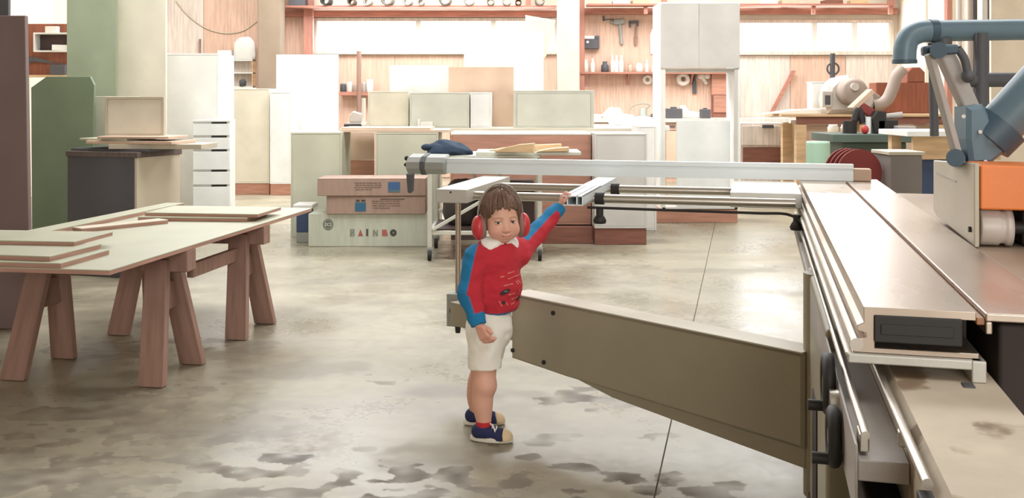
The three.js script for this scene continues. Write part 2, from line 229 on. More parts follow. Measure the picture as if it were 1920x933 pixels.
// ---------------------------------------------------------------- the sliding panel saw (local x to the right of the carriage, -z along it)
const SAW = { pos: [0.68, 0, -1.907], turn: -14.1 * Math.PI / 180 };
const saw = thing('panel_saw', 'beige sliding panel saw with long aluminium table, outrigger and swing arm, in the right foreground', 'panel saw', SAW.pos, SAW.turn);
const sawLocal = v => { const c = Math.cos(-SAW.turn), s = Math.sin(-SAW.turn), x = v.x - SAW.pos[0], z = v.z - SAW.pos[2]; return V(c * x + s * z, v.y, -s * x + c * z); };
{
  const p = (n, g, m, par = saw) => mesh(n, g, m, par);
  const T = 0.88;
  // carriage: extruded profile swept along the slide
  const prof = (pts, s0, s1) => slab(pts, s1 - s0, 0.001).translate(0, 0, -(s0 + s1) / 2);
  const table = p('sliding_table', prof([[0, T], [0, T - 0.03], [-0.012, T - 0.036], [-0.012, T - 0.046], [0.004, T - 0.05], [0.004, T - 0.058], [-0.02, T - 0.062], [-0.02, T - 0.088], [0.205, T - 0.088], [0.205, T - 0.078], [0.02, T - 0.078], [0.02, T - 0.016], [0.20, T - 0.016], [0.20, T]], 0, 3.16), mat.steel);
  p('end_cap', [bx(0.018, 0.176, T - 0.066, T - 0.014, -0.004, 0.006), bx(0.03, 0.16, T - 0.05, T - 0.03, 0.004, 0.009)], mat.black, table);
  p('side_rail', [rod([-0.013, T - 0.072, 0.004], [-0.013, T - 0.072, -3.16], 0.0125), bx(-0.034, -0.016, T - 0.098, T - 0.088, -3.16, 0.004)], mat.chrome, table);
  p('groove_strip', bx(0.2005, 0.2155, T - 0.024, T - 0.010, -3.16, 0), mat.brass, table);
  p('right_table', [bx(0.216, 0.372, T - 0.016, T, -3.2, 0.004), bx(0.216, 0.228, T - 0.04, T - 0.016, -3.2, 0.004)], mat.steel);
  p('lower_profile', [bx(-0.03, 0.21, T - 0.107, T - 0.0885, -3.0, 0.012), bx(0.19, 0.216, T - 0.13, T - 0.0885, -3.0, 0.014)], mat.aluDull);
  // fixed beam that carries the carriage, dusty, running out towards the camera
  const beam = p('guide_beam', prof([[0.055, 0.75], [0.235, 0.75], [0.245, 0.73], [0.245, 0.56], [0.04, 0.56], [0.04, 0.73]], -1.15, 3.0), mat.dust);
  p('catch_plate', bx(0.18, 0.20, 0.7505, 0.754, 0.46, 0.56), mat.darkGrey, beam);
  p('catch_plate', bx(0.17, 0.19, 0.7505, 0.753, 0.02, 0.05), mat.darkGrey, beam);
  p('guide_rod', [rod([0.032, 0.745, 0.54], [0.032, 0.745, -2.9], 0.008), bx(0.022, 0.042, 0.72, 0.745, 0.3, 0.32), bx(0.022, 0.042, 0.72, 0.745, -0.5, -0.48)], mat.chrome);
  p('guide_rod', [rod([-0.028, 0.735, 0.32], [-0.028, 0.735, -2.9], 0.007), bx(-0.036, -0.02, 0.70, 0.73, 0.25, 0.3)], mat.chrome);
  p('rod_channel', [bx(-0.04, 0.04, 0.66, 0.695, -2.9, 0.32), bx(-0.045, -0.04, 0.60, 0.72, -1.2, 0.32)], mat.armGrey);
  p('stop_block', [bx(0.02, 0.055, 0.69, 0.73, 0.52, 0.58)], mat.black);
  p('beam_foot', [bx(-0.02, 0.24, 0.02, 0.60, -0.1, 0.36, 0.01)], mat.machineDark);
  // body
  const base = p('base_cabinet', [bx(-0.045, 0.02, 0.0, 0.74, -1.32, -0.42, 0.012), bx(0.02, 1.15, 0.0, 0.72, -1.9, -0.42, 0.012)], mat.machine);
  p('recess_shade', [bx(-0.049, -0.044, 0.10, 0.45, -0.95, -0.75, 0.003)], mat.machineDark, base);  // dark plate standing for the shade of a recess, the face stays flat
  p('plinth', bx(-0.05, 1.15, 0.001, 0.07, -1.325, -0.415, 0.006), mat.darkBrown, base);
  p('under_table_shade', bx(0.26, 1.2, 0.10, 0.84, -0.42, -0.10, 0.01), mat.machineDark);  // dark box standing for the shadow under the fixed table
  p('fixed_table', [bx(0.385, 1.25, T - 0.06, T - 0.012, -2.6, -0.1, 0.006), bx(0.6, 1.1, 0.70, T - 0.06, -2.2, -0.3, 0.01)], M(0xa8937f, 0.5, { map: mo1, metalness: 0.3 }));
  // hand wheels
  for (const [y, z, r] of [[0.70, -0.10, 0.05], [0.645, 0.06, 0.045]]) {
    const w = p('hand_wheel', metreUV(new THREE.TorusGeometry(r, 0.013, 10, 28).rotateY(Math.PI / 2)).translate(-0.06, y, z), mat.black);
    p('hub', [rod([-0.07, y, z], [-0.043, y, z], 0.017), rod([-0.06, y - r, z], [-0.06, y + r, z], 0.007), rod([-0.06, y, z - r], [-0.06, y, z + r], 0.007)], mat.steel, w);
    p('grip', rod([-0.10, y - r * 0.8, z + 0.02], [-0.06, y - r * 0.8, z + 0.02], 0.011), mat.black, w);
  }
  p('clamp_disc', [rod([-0.062, 0.66, -0.02], [-0.045, 0.66, -0.02], 0.05, 0.05, 24)], mat.chrome);
  // swing arm: box girder deepening towards its pivot
  {
    const a = sawLocal(V(0.03, 0, -4.02)), b = sawLocal(V(0.935, 0, -3.08)), L = Math.hypot(b.x - a.x, b.z - a.z), ang = Math.atan2(-(b.z - a.z), b.x - a.x);
    const place = g => g.rotateY(ang).translate(a.x, 0, a.z);
    const arm = p('swing_arm', place(slab([[0, 0.494], [L, 0.494], [L, 0.20], [0.30, 0.221], [0, 0.235]], 0.10, 0.01)), mat.machine);
    p('arm_stiffener', place(slab([[0.33, 0.222], [L, 0.2], [L, 0.135], [0.52, 0.186]], 0.07, 0.004)), mat.machine, arm);
    p('arm_top_flange', place(bx(0.002, L, 0.494, 0.50, -0.055, 0.055)), mat.machinePale, arm);
    for (const [u, y] of [[0.015, 0.465], [0.015, 0.27], [0.24, 0.455], [0.19, 0.255]]) p('bolt', place(rod([u, y, 0.045], [u, y, 0.056], 0.009, 0.009, 8)), mat.black, arm);
    p('arm_inner_bar', place(bx(-0.40, 0.0, 0.30, 0.40, -0.03, 0.03)), mat.machine, arm);
    p('pivot_column', rod([b.x + 0.03, 0.05, b.z], [b.x + 0.03, 0.74, b.z], 0.055, 0.055, 20), mat.machine, arm);
    // post that carries the outrigger
    const c = sawLocal(at(859, 480, 4.44));
    p('post_bracket', [bx(c.x - 0.042, c.x + 0.042, 0.265, 0.41, c.z - 0.04, c.z + 0.04)], mat.greyPlastic);
    p('post_knob', rod([c.x, 0.34, c.z + 0.04], [c.x, 0.34, c.z + 0.06], 0.022), mat.black);
    p('post_foot', [rod([c.x + 0.005, 0.235, c.z + 0.02], [c.x + 0.005, 0.27, c.z + 0.02], 0.011, 0.014)], mat.black);
    p('support_post', rod([c.x, 0.40, c.z], [c.x, 0.825, c.z], 0.0125), mat.steel);
  }
  // outrigger frame
  p('end_member', bx(-1.60, -1.455, 0.818, T - 0.001, -2.96, -2.18, 0.004), mat.aluDull);
  p('end_member_screw', rod([-1.53, 0.866, -2.181], [-1.53, 0.866, -2.174], 0.004), mat.black);
  p('front_tube', rod([-1.458, 0.842, -2.30], [-0.05, 0.842, -2.30], 0.0195, 0.0195, 20), mat.chrome);
  p('rear_tube', rod([-1.458, 0.842, -2.78], [-0.3, 0.842, -2.78], 0.0195, 0.0195, 20), mat.chrome);
  p('lower_rod', tube([[-0.93, 0.805, -2.27], [-0.5, 0.802, -2.27], [-0.2, 0.800, -2.27], [-0.08, 0.798, -2.27], [-0.03, 0.775, -2.22], [-0.022, 0.75, -2.16]], 0.006), mat.rubber);
  p('carriage_shoe', [bx(-0.32, -0.022, 0.815, T - 0.001, -2.97, -2.34, 0.004)], mat.aluDull);
  // hollow profile that the child holds
  const t0 = -1.0, t1 = -0.905, s0 = 2.02, y0 = 0.838, w = 0.005;
  p('stop_bar', [bx(t0, t1, T - w, T, -3.0, -s0, 0), bx(t0, t1, y0, y0 + w, -3.0, -s0, 0), bx(t0, t0 + w, y0, T, -3.0, -s0, 0), bx(t1 - w, t1, y0, T, -3.0, -s0, 0), bx(t0 + 0.026, t0 + 0.031, y0, T, -3.0, -s0, 0), bx(t1 - 0.029, t1 - 0.024, y0, T, -3.0, -s0, 0)], mat.alu);
  for (const s of [2.30, 2.78]) p('tube_clamp', [rod([-0.90, 0.842, -s], [-0.86, 0.842, -s], 0.026, 0.026, 18)], mat.rubber);
  for (const [kx, ks] of [[-0.875, 2.27], [-0.045, 2.25]]) p('clamp_knob', [rod([kx, 0.80, -ks], [kx, 0.77, -ks], 0.016), lathe([[0.001, 0.735], [0.026, 0.737], [0.03, 0.75], [0.022, 0.765], [0.014, 0.775], [0.001, 0.776]], 12).translate(kx, 0, -ks)], mat.black);
  // crosscut fence
  const fence = p('crosscut_fence', slab([[0, T + 0.001], [0.045, T + 0.001], [0.045, T + 0.082], [0, T + 0.082], [0, T + 0.060], [0.006, T + 0.057], [0.006, T + 0.052], [0, T + 0.05]], 2.09, 0.001).rotateY(-Math.PI / 2).rotateY(Math.PI).translate(-0.797, 0, -3.05), mat.alu);
  p('fence_end_plate', [bx(0.248, 0.33, T + 0.001, T + 0.06, -3.13, -3.05, 0.004)], mat.chip, fence);
  // flip-stop head at the fence's far end
  const head = p('stop_head', [slab([[0, 0], [0.075, 0.0], [0.105, 0.03], [0.1, 0.065], [0.075, 0.09], [0.0, 0.105], [-0.02, 0.05]], 0.22, 0.008).rotateY(-Math.PI / 2).translate(-1.94, T - 0.004, -3.11)], mat.greyPlastic);
  p('stop_strap', slab([[-0.004, -0.004], [0.079, -0.004], [0.110, 0.03], [0.105, 0.068], [0.078, 0.095], [-0.004, 0.110], [-0.025, 0.05]], 0.03, 0.004).rotateY(-Math.PI / 2).translate(-1.955, T - 0.004, -3.11), mat.darkGrey, head);
  p('stop_lever', slab([[-0.02, 0], [0.02, 0], [0.017, -0.09], [0.004, -0.105], [-0.012, -0.1]], 0.03, 0.005).translate(-2.015, T, -2.99), mat.darkGrey, head);
  p('stop_knob', [ball(-2.06, T + 0.078, -3.06, 0.014), ball(-2.055, T + 0.045, -3.03, 0.011)], mat.black, head);
}

// ---------------------------------------------------------------- power feeder over the fixed table, with its arm
{
  const o = thing('power_feeder', 'orange and beige feeder head with pale rollers at the right edge', 'machine', [SAW.pos[0], 0, SAW.pos[2]], SAW.turn);
  const p = (n, g, m, par = o) => mesh(n, g, m, par);
  const side = p('side_plate', slab([[0, 0], [0.60, 0.015], [0.66, 0.03], [0.66, 0.20], [0.0, 0.232], [0, 0.06]], 0.014, 0.003).rotateY(Math.PI / 2).translate(0.388, 0.872, -0.95), mat.machinePale);
  p('cover_seam', bx(0.3785, 0.381, 1.03, 1.034, -1.55, -1.2, 0), mat.armGrey, side);
  p('orange_cover', [bx(0.397, 0.84, 0.975, 1.098, -1.15, -0.95, 0.006), bx(0.397, 0.84, 1.03, 1.06, -1.6, -1.15, 0.006)], mat.orange);
  for (let i = 0; i < 3; i++) {
    const z = -1.01 - i * 0.24, r = p('roller', lathe([[0.001, 0], [0.045, 0], [0.052, 0.006], [0.052, 0.05], [0.047, 0.056], [0.047, 0.066], [0.052, 0.07], [0.052, 0.085], [0.001, 0.09]], 24).rotateZ(-Math.PI / 2).translate(0.402, 0.922, z), mat.machineWhite);
    p('roller_axle', rod([0.397, 0.922, z], [0.84, 0.922, z], 0.018), mat.black, r);
  }
  p('dark_interior', [bx(0.515, 0.84, 0.872, 0.972, -1.58, -1.0, 0.01)], mat.black);  // black block standing for the dark interior under the orange cover
  p('bolt', rod([0.374, 0.915, -0.99], [0.382, 0.915, -0.99], 0.008, 0.008, 8), mat.black);
}
{
  const o = thing('feeder_stand', 'blue-grey jointed cast arm rising above the orange feeder', 'machine arm', at(1800, 310, 2.95).toArray());
  const q = (px, py, d = 2.95) => at(px, py, d).sub(o.position), p = (n, g, m, par = o) => mesh(n, g, m, par);
  p('front_link', (() => { const a = q(1742, 100, 2.9), b = q(1797, 300, 2.9); return bar(a, b, 0.04, 0.02, 0.006); })(), mat.armGrey);
  p('rear_link', [bar(q(1768, 95, 3.0), q(1840, 250, 3.0), 0.05, 0.05, 0.01)], mat.armGrey);
  p('casting', slab([[1800, 200], [1830, 195], [1850, 232], [1905, 200], [1900, 260], [1845, 305], [1806, 306], [1800, 260]].map(([a, b]) => { const v = q(a, b, 2.97); return [v.x, v.y]; }).reverse(), 0.10, 0.012).translate(0, 0, q(1800, 200, 2.97).z), mat.blueSteel);
  p('boom', rod(q(1845, 265, 2.98), q(1990, 120, 2.9), 0.062, 0.075, 24), mat.blueSteel);
  p('boom_collar', rod(q(1850, 262, 2.98), q(1880, 232, 2.97), 0.078, 0.078, 24), mat.blueDark);
  p('lower_pivot', [rod(q(1792, 296, 2.84), q(1792, 296, 3.05), 0.026, 0.026, 20)], mat.blueDark);
  p('upper_pivot', [rod(q(1760, 94, 2.85), q(1760, 94, 3.02), 0.024, 0.024, 18), bar(q(1728, 96, 2.93), q(1795, 92, 2.93), 0.03, 0.03, 0.008)], mat.blueDark);
  p('handle', [tube([q(1795, 90, 2.93), q(1808, 110, 2.93), q(1815, 140, 2.93)], 0.012), ball(...q(1815, 143, 2.93).toArray(), 0.02)], mat.darkGrey);
  for (const [a, b] of [[1807, 218], [1838, 247], [1806, 302], [1848, 303]]) p('bolt', rod(q(a, b, 2.91), q(a, b, 2.925), 0.006, 0.006, 8), mat.chrome);
}
{
  const d = 4.6, c = at(1695, 115, d), o = thing('overhead_tube', 'blue steel overhead tube with a down-turned elbow at top right', 'tube', c.toArray());
  const q = (px, py, dd = d) => at(px, py, dd).sub(c);
  mesh('elbow', tube([q(1696, 117), q(1697, 92), q(1703, 73), q(1722, 61), q(1748, 58)], 0.052, 30, 20), mat.blueSteel, o);
  mesh('horizontal_tube', rod(q(1745, 58), q(2010, 54, d + 0.15), 0.05, 0.05, 24), mat.blueSteel, o);
  mesh('elbow_rim', rod(q(1696, 112), q(1696, 119), 0.056, 0.056, 22), mat.blueDark, o); mesh('tube_collar', rod(q(1742, 58), q(1756, 58), 0.054, 0.054, 22), mat.blueDark, o);
  mesh('lower_tube', rod(q(1800, 150), q(2010, 149, d + 0.1), 0.034, 0.034, 20), mat.darkGrey, o);
  mesh('hanging_post', [rod(q(1748, 80), q(1752, 255), 0.02, 0.02), rod(q(1770, 72), q(1770, 90), 0.035, 0.035)], mat.darkGrey, o);
  mesh('standing_post', [rod(q(1830, 62), q(1836, 160), 0.014), rod([q(1840, 0).x, q(1840, 62).y, 0], [q(1840, 0).x, -c.y, 0], 0.03)], mat.darkGrey, o);
}

// ---------------------------------------------------------------- trestle table at left
{
  const P0 = V(-1.59, 0, -3.90), TURN = -9 * Math.PI / 180, H = 0.60;
  const loc = (t, y, s) => V(t, y, -s).applyAxisAngle(V(0, 1, 0), TURN).add(P0);
  const turnOf = TURN;
  function trestle(s, label, mats, rail) {
    const c = loc(-0.42, 0, s), o = thing('sawhorse', label, 'sawhorse', c.toArray(), turnOf, 'sawhorses under the sheet');
    mesh('top_beam', bx(-0.46, 0.42, 0.485, 0.584, -0.045, 0.045, 0.006), mats[0], o);
    for (const x of [-0.32, 0.30]) for (const k of [-1, 1]) {
      const top = V(x - Math.sign(x) * 0.02, 0.545, k * 0.052), foot = V(x + Math.sign(x) * 0.03, 0.002, k * 0.19);
      const g = bx(-0.06, 0.06, 0, 0.56, -0.022, 0.022, 0.005);
      const a = g.attributes.position;    // shear the plank leg between foot and top so that it stands flat
      for (let i = 0; i < a.count; i++) { const t = a.getY(i) / 0.56; a.setXYZ(i, a.getX(i) * (1 - 0.12 * t) + foot.x + (top.x - foot.x) * t, foot.y + (top.y - foot.y) * t, a.getZ(i) + foot.z + (top.z - foot.z) * t); }
      g.computeVertexNormals(); mesh('leg', g, x > 0 ? mats[1] : mats[2], o);
    }
    for (const x of [-0.31, 0.29]) mesh('leg_brace', slab([[-0.135, 0.30], [0.135, 0.30], [0.09, 0.43], [-0.09, 0.43]], 0.02).rotateY(Math.PI / 2).translate(x, 0, 0), mats[1], o);
    if (rail) mesh('stretcher', bx(0.255, 0.29, 0.40, 0.47, 0.075, 0.60, 0.004), mats[1], o);
  }
  trestle(0.68, 'weathered wooden sawhorse under the near end of the pale sheet', [mat.trestle, mat.trestle, mat.trestle]);
  trestle(1.55, 'wooden sawhorse under the far end of the pale sheet', [mat.trestle, mat.trestle, mat.trestle], true);
  const flat = (name, label, t0, t1, s0, s1, y0, th, m, extra = 0, group) => {
    const c = loc((t0 + t1) / 2, y0, (s0 + s1) / 2), o = thing(name, label, 'board', c.toArray(), TURN + extra, group);
    const w = (t1 - t0) / 2, l = (s1 - s0) / 2;
    mesh('board_face', bx(-w, w, th * 0.75, th, -l, l, 0.001), m, o);
    mesh('board_edge', bx(-w + 0.001, w - 0.001, 0, th * 0.75, -l + 0.001, l - 0.001, 0), mat.boardEdge, o);
    return o;
  };
  flat('melamine_sheet', 'large pale greenish sheet laid across two wooden sawhorses', -1.02, 0, 0, 2.24, 0.585, 0.02, mat.board);
  flat('melamine_board', 'wide pale board with pink edge on the near left corner of the sheet', -1.0, -0.22, 0.0, 0.36, 0.6055, 0.02, mat.board, 0.02);
  flat('melamine_board', 'narrower pale board stacked over the wide one at the left edge', -1.0, -0.28, 0.05, 0.40, 0.6262, 0.02, mat.board, -0.03);
  flat('melamine_board', 'short pale board topmost at the far left of the sheet', -0.98, -0.36, 0.30, 0.62, 0.6468, 0.018, mat.board, 0.04);
  flat('melamine_board', 'brown-edged board, lower of two on the far end of the sheet', -0.74, -0.12, 1.50, 1.84, 0.6055, 0.022, mat.board, 0.07);
  flat('melamine_board', 'pale board, upper of two on the far end of the sheet', -0.72, -0.06, 1.54, 1.90, 0.6282, 0.018, mat.board, 0.03);
  flat('melamine_strip', 'long narrow pale strip lying near the back edge of the sheet', -0.96, -0.84, 0.75, 2.2, 0.6055, 0.022, mat.board, -0.02);
  flat('melamine_strip', 'short grey strip lying across the middle of the sheet', -0.72, -0.62, 0.98, 1.46, 0.6055, 0.02, mat.beige, -0.55);
}

// ---------------------------------------------------------------- builders for joinery
function cabinet(name, label, px0, px1, pyTop, pyBot, d, depth, o = {}) {   // carcass of six panels; pyBot null stands it on the floor
  const x0 = X(px0, d), x1 = X(px1, d), y1 = Y(pyTop, d), y0 = o.y0 || (pyBot === null ? 0.001 : Y(pyBot, d)), w = x1 - x0, h = y1 - y0, t = 0.018;
  const g = thing(name, label, o.category || 'cabinet', [(x0 + x1) / 2, y0, -d - depth / 2], o.turn || 0, o.group);
  const face = o.face || mat.olive, side = o.side || face, top = o.top || face, b = o.plinth || 0, hw = w / 2, hd = depth / 2;
  if (b) mesh('plinth', bx(-hw + 0.002, hw - 0.002, 0, b, -hd + 0.03, hd - 0.012), o.plinthMat || mat.plinth, g);
  mesh('side_panel', bx(-hw, -hw + t, b, h - t, -hd, hd), side, g);
  mesh('side_panel', bx(hw - t, hw, b, h - t, -hd, hd), side, g);
  mesh('top_panel', bx(-hw, hw, h - t, h, -hd, hd), top, g);
  mesh('bottom_panel', bx(-hw + t, hw - t, b, b + t, -hd, hd - 0.002), side, g);
  if (!o.open) {
    const n = o.doors || 1, inset = o.frame || 0.0, gap = 0.004, dw = (w - 2 * (t + inset) - (n - 1) * gap) / n;
    if (inset) mesh('face_frame', [bx(-hw + t, -hw + t + inset - 0.002, b + t, h - t, hd - 0.02, hd), bx(hw - t - inset + 0.002, hw - t, b + t, h - t, hd - 0.02, hd), bx(-hw + t, hw - t, h - t - inset, h - t - 0.002, hd - 0.02, hd - 0.0005)], side, g);
    for (let i = 0; i < n; i++) { const a = -hw + t + inset + i * (dw + gap); mesh(o.back ? 'back_panel' : 'door', bx(a, a + dw, b + t + 0.001, h - t - inset - 0.001, hd - 0.02 - inset * 0.1, hd - 0.002 - inset * 0.1), face, g); }
  }
  mesh('back_panel', bx(-hw + t, hw - t, b + t, h - t, -hd, -hd + 0.008), side, g);
  return g;
}
function panelOnFloor(name, label, px0, px1, pyTop, d, th, m, lean = 0, pts) {    // a sheet standing on edge, leaning back
  const x0 = X(px0, d), x1 = X(px1, d), h = Y(pyTop, d), g = pts ? slab(pts.map(([a, b]) => [X(a, d) - (x0 + x1) / 2, Math.max(0, Y(b, d))]), th) : bx((x0 - x1) / 2, (x1 - x0) / 2, 0, h, -th / 2, th / 2);
  const o = solo(name, label, 'panel', g, m, [(x0 + x1) / 2, 0.004, -d]); o.rotation.x = -lean; return o;
}

// ---------------------------------------------------------------- far left
panelOnFloor('tall_board', 'tall dark brown leaning panel at the left edge', -130, 58, 30, 5.5, 0.04, mat.brownTall, 0.02, [[-130, 30], [44, 30], [60, 640], [-130, 640]]);
panelOnFloor('tall_board', 'tall grey-brown panel behind the dark brown one at the left edge', -160, 15, -10, 5.9, 0.03, mat.slate, 0.01);
panelOnFloor('green_sheet', 'dull green sheet with clipped corners leaning beside the brown panel', 55, 174, 143, 7.75, 0.03, mat.greenBoard, 0.03, [[55, 165], [84, 144], [166, 144], [174, 160], [172, 520], [62, 520]]);
panelOnFloor('green_sheet', 'tall pale green sheet reaching the top of the picture', 127, 219, -60, 9.0, 0.04, mat.greenTall, 0.0);
panelOnFloor('cream_sheet', 'tall cream sheet standing right of the tall green sheet', 217, 312, -60, 9.25, 0.04, mat.cream, 0.0);
cabinet('wardrobe', 'bright white wardrobe left of the drawer unit', 309, 410, 100, null, 10.0, 0.55, { face: mat.white, side: mat.white });
{
  const d = 9.6, x0 = X(360, d), x1 = X(428, d), h = Y(225, d), o = thing('drawer_unit', 'white drawer unit with dark finger slots beside the white wardrobe', 'drawer unit', [(x0 + x1) / 2, 0.001, -d - 0.1], 0.10), w = (x1 - x0) / 2;
  mesh('body', [bx(-w, w, 0, h - 0.018, -0.2, 0.08), bx(-w, w, h - 0.018, h, -0.2, 0.1)], mat.white, o);
  [228, 254, 280, 318, 346].forEach((py, i, a) => { const top = Y(py, d) - 0.022, bot = i + 1 < a.length ? Y(a[i + 1], d) + 0.0 : 0.06; const f = mesh('drawer', bx(-w + 0.004, w - 0.004, bot, top, 0.081, 0.1), mat.white, o); mesh('finger_slot', bx(0, w - 0.03, top, top + 0.02, 0.085, 0.09, 0), mat.black, f); });
}
cabinet('tall_cupboard', 'cream cupboard on a terracotta plinth right of the drawer unit', 426, 505, 166, null, 13.2, 0.5, { face: mat.cream, side: mat.cream, top: mat.cream, plinth: 0.15, plinthMat: mat.plinth });
cabinet('tall_cupboard', 'white narrow cupboard beside the cream cupboard on terracotta plinth', 506, 545, 172, null, 13.1, 0.5, { face: mat.white, side: mat.white, plinth: 0.15 });
cabinet('wall_cupboard_carcass', 'pale cream carcass behind the drawer unit, left of the cream cupboard', 408, 470, 164, null, 13.9, 0.3, { face: mat.cream, side: mat.cream, category: 'carcass' });
panelOnFloor('white_sheet', 'tall bright white sheet below the left end of the back window', 518, 634, 103, 13.75, 0.04, mat.white, 0.01);
// boards stacked on a dark crate
{
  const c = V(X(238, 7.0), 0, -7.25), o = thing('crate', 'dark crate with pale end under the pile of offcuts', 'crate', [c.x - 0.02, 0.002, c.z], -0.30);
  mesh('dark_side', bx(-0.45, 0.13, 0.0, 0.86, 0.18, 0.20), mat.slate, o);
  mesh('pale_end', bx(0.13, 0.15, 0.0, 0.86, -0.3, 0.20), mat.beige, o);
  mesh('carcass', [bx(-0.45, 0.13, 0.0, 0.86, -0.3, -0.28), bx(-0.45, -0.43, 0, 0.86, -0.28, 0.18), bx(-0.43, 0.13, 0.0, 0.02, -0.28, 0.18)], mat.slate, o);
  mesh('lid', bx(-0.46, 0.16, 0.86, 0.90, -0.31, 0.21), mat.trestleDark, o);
  let y = 0.9025;
  const pile = [['grey board', -0.47, 0.20, 0.018, 'darkGrey', -0.30, 'dark grey offcut at the bottom of the pile on the crate'], ['beige', -0.16, 0.52, 0.035, 'beige', -0.05, 'pale thick offcut jutting out right from the pile on the crate'], ['brown', -0.33, 0.36, 0.022, 'chip', -0.22, 'chipboard offcut in the middle of the pile on the crate'], ['olive', -0.40, 0.02, 0.016, 'olive', -0.34, 'short olive offcut near the top of the pile on the crate'], ['chip', -0.24, 0.30, 0.016, 'chip', -0.12, 'tan offcut under the standing framed panel']];
  for (const [, x0, x1, th, m, r, label] of pile) { solo('offcut', label, 'offcut', bx(x0, x1, 0, th, -0.16, 0.17), mat[m], [c.x, y, c.z], r, 'offcuts on the crate'); y += th + 0.0005; }
  const f = thing('framed_panel', 'cream panel in a thin brown frame standing on the pile of offcuts', 'panel', [X(246, 7.2), y + 0.001, -7.28], -0.06), w = 0.205, h = 0.275;
  mesh('panel_face', bx(-w, w, 0.01, h - 0.01, 0.0, 0.012), mat.cream, f);
  for (const g of [bx(-w - 0.018, -w, 0, h + 0.01, -0.01, 0.02), bx(w, w + 0.018, 0, h + 0.01, -0.01, 0.02), bx(-w, w, h - 0.01, h + 0.01, -0.01, 0.02), bx(-w, w, 0, 0.01, -0.01, 0.02)]) mesh('frame_rail', g, mat.beige, f);
}
solo('backing_board', 'olive-brown board standing behind the framed panel on the crate', 'board', bx(-0.20, 0.17, 0, 1.30, -0.012, 0.012), mat.olive, [X(222, 7.9), 0.002, -7.9]);
// shelf corner seen past the brown panel
{
  const d = 12.6, X0 = ROOM.x0;
  const back = thing('tool_board', 'reddish tool board on the wall at upper left', 'tool board', [X(90, d), Y(145, d), -d - 0.06]);
  mesh('board', bx(X(30, d) - X(90, d), X(170, d) - X(90, d), 0, Y(44, d) - Y(145, d), -0.01, 0.01), mat.brownBox, back);
  mesh('board_ledge', bx(X(30, d) - X(90, d), X(170, d) - X(90, d), 0, 0.03, 0.01, 0.12), mat.pine, back);
  const s = thing('wall_box', 'open white-rimmed box shelf on the reddish tool board', 'shelf', [X(105, d), Y(98, d), -d + 0.09]), w = X(140, d) - X(105, d), h = Y(62, d) - Y(98, d);
  for (const g of [bx(-w, w, 0, 0.02, -0.13, 0.02), bx(-w, w, h - 0.02, h, -0.13, 0.02), bx(-w, -w + 0.02, 0.02, h - 0.02, -0.13, 0.02), bx(w - 0.02, w, 0.02, h - 0.02, -0.13, 0.02)]) mesh('shelf_panel', g, mat.whiteMatt, s);
  mesh('shelf_back', bx(-w + 0.02, w - 0.02, 0.02, h - 0.02, -0.129, -0.12), mat.darkBrown, s);
  solo('paper_pad', 'white paper pad inside the box shelf at upper left', 'paper', bx(-0.09, 0.09, 0, 0.07, -0.03, 0.03), mat.paper, [X(117, d), Y(98, d) + 0.021, -d + 0.07], 0.3);
  solo('white_carton', 'small white carton on top of the box shelf at upper left', 'carton', bx(-0.075, 0.075, 0, 0.08, -0.04, 0.04), mat.paper, [X(101, d), Y(62, d) + 0.001, -d + 0.04]);
  solo('hand_saw', 'dark handsaw hanging on the reddish tool board', 'saw', [slab([[-0.1, 0.0], [0.18, -0.03], [0.18, -0.01], [-0.08, 0.06]], 0.006), ball(-0.12, 0.02, 0, 0.05, 1, 0.8, 0.3)], mat.darkGrey, [X(75, d), Y(115, d), -d + 0.0]);
  solo('tool_case', 'small black case with red corner on the tool board ledge', 'case', [bx(-0.1, 0.1, 0, 0.13, -0.05, 0.05, 0.01), bx(-0.03, 0.03, 0.13, 0.16, -0.01, 0.01, 0.004)], mat.slate, [X(112, d), Y(145, d) + 0.031, -d + 0.02]);
}
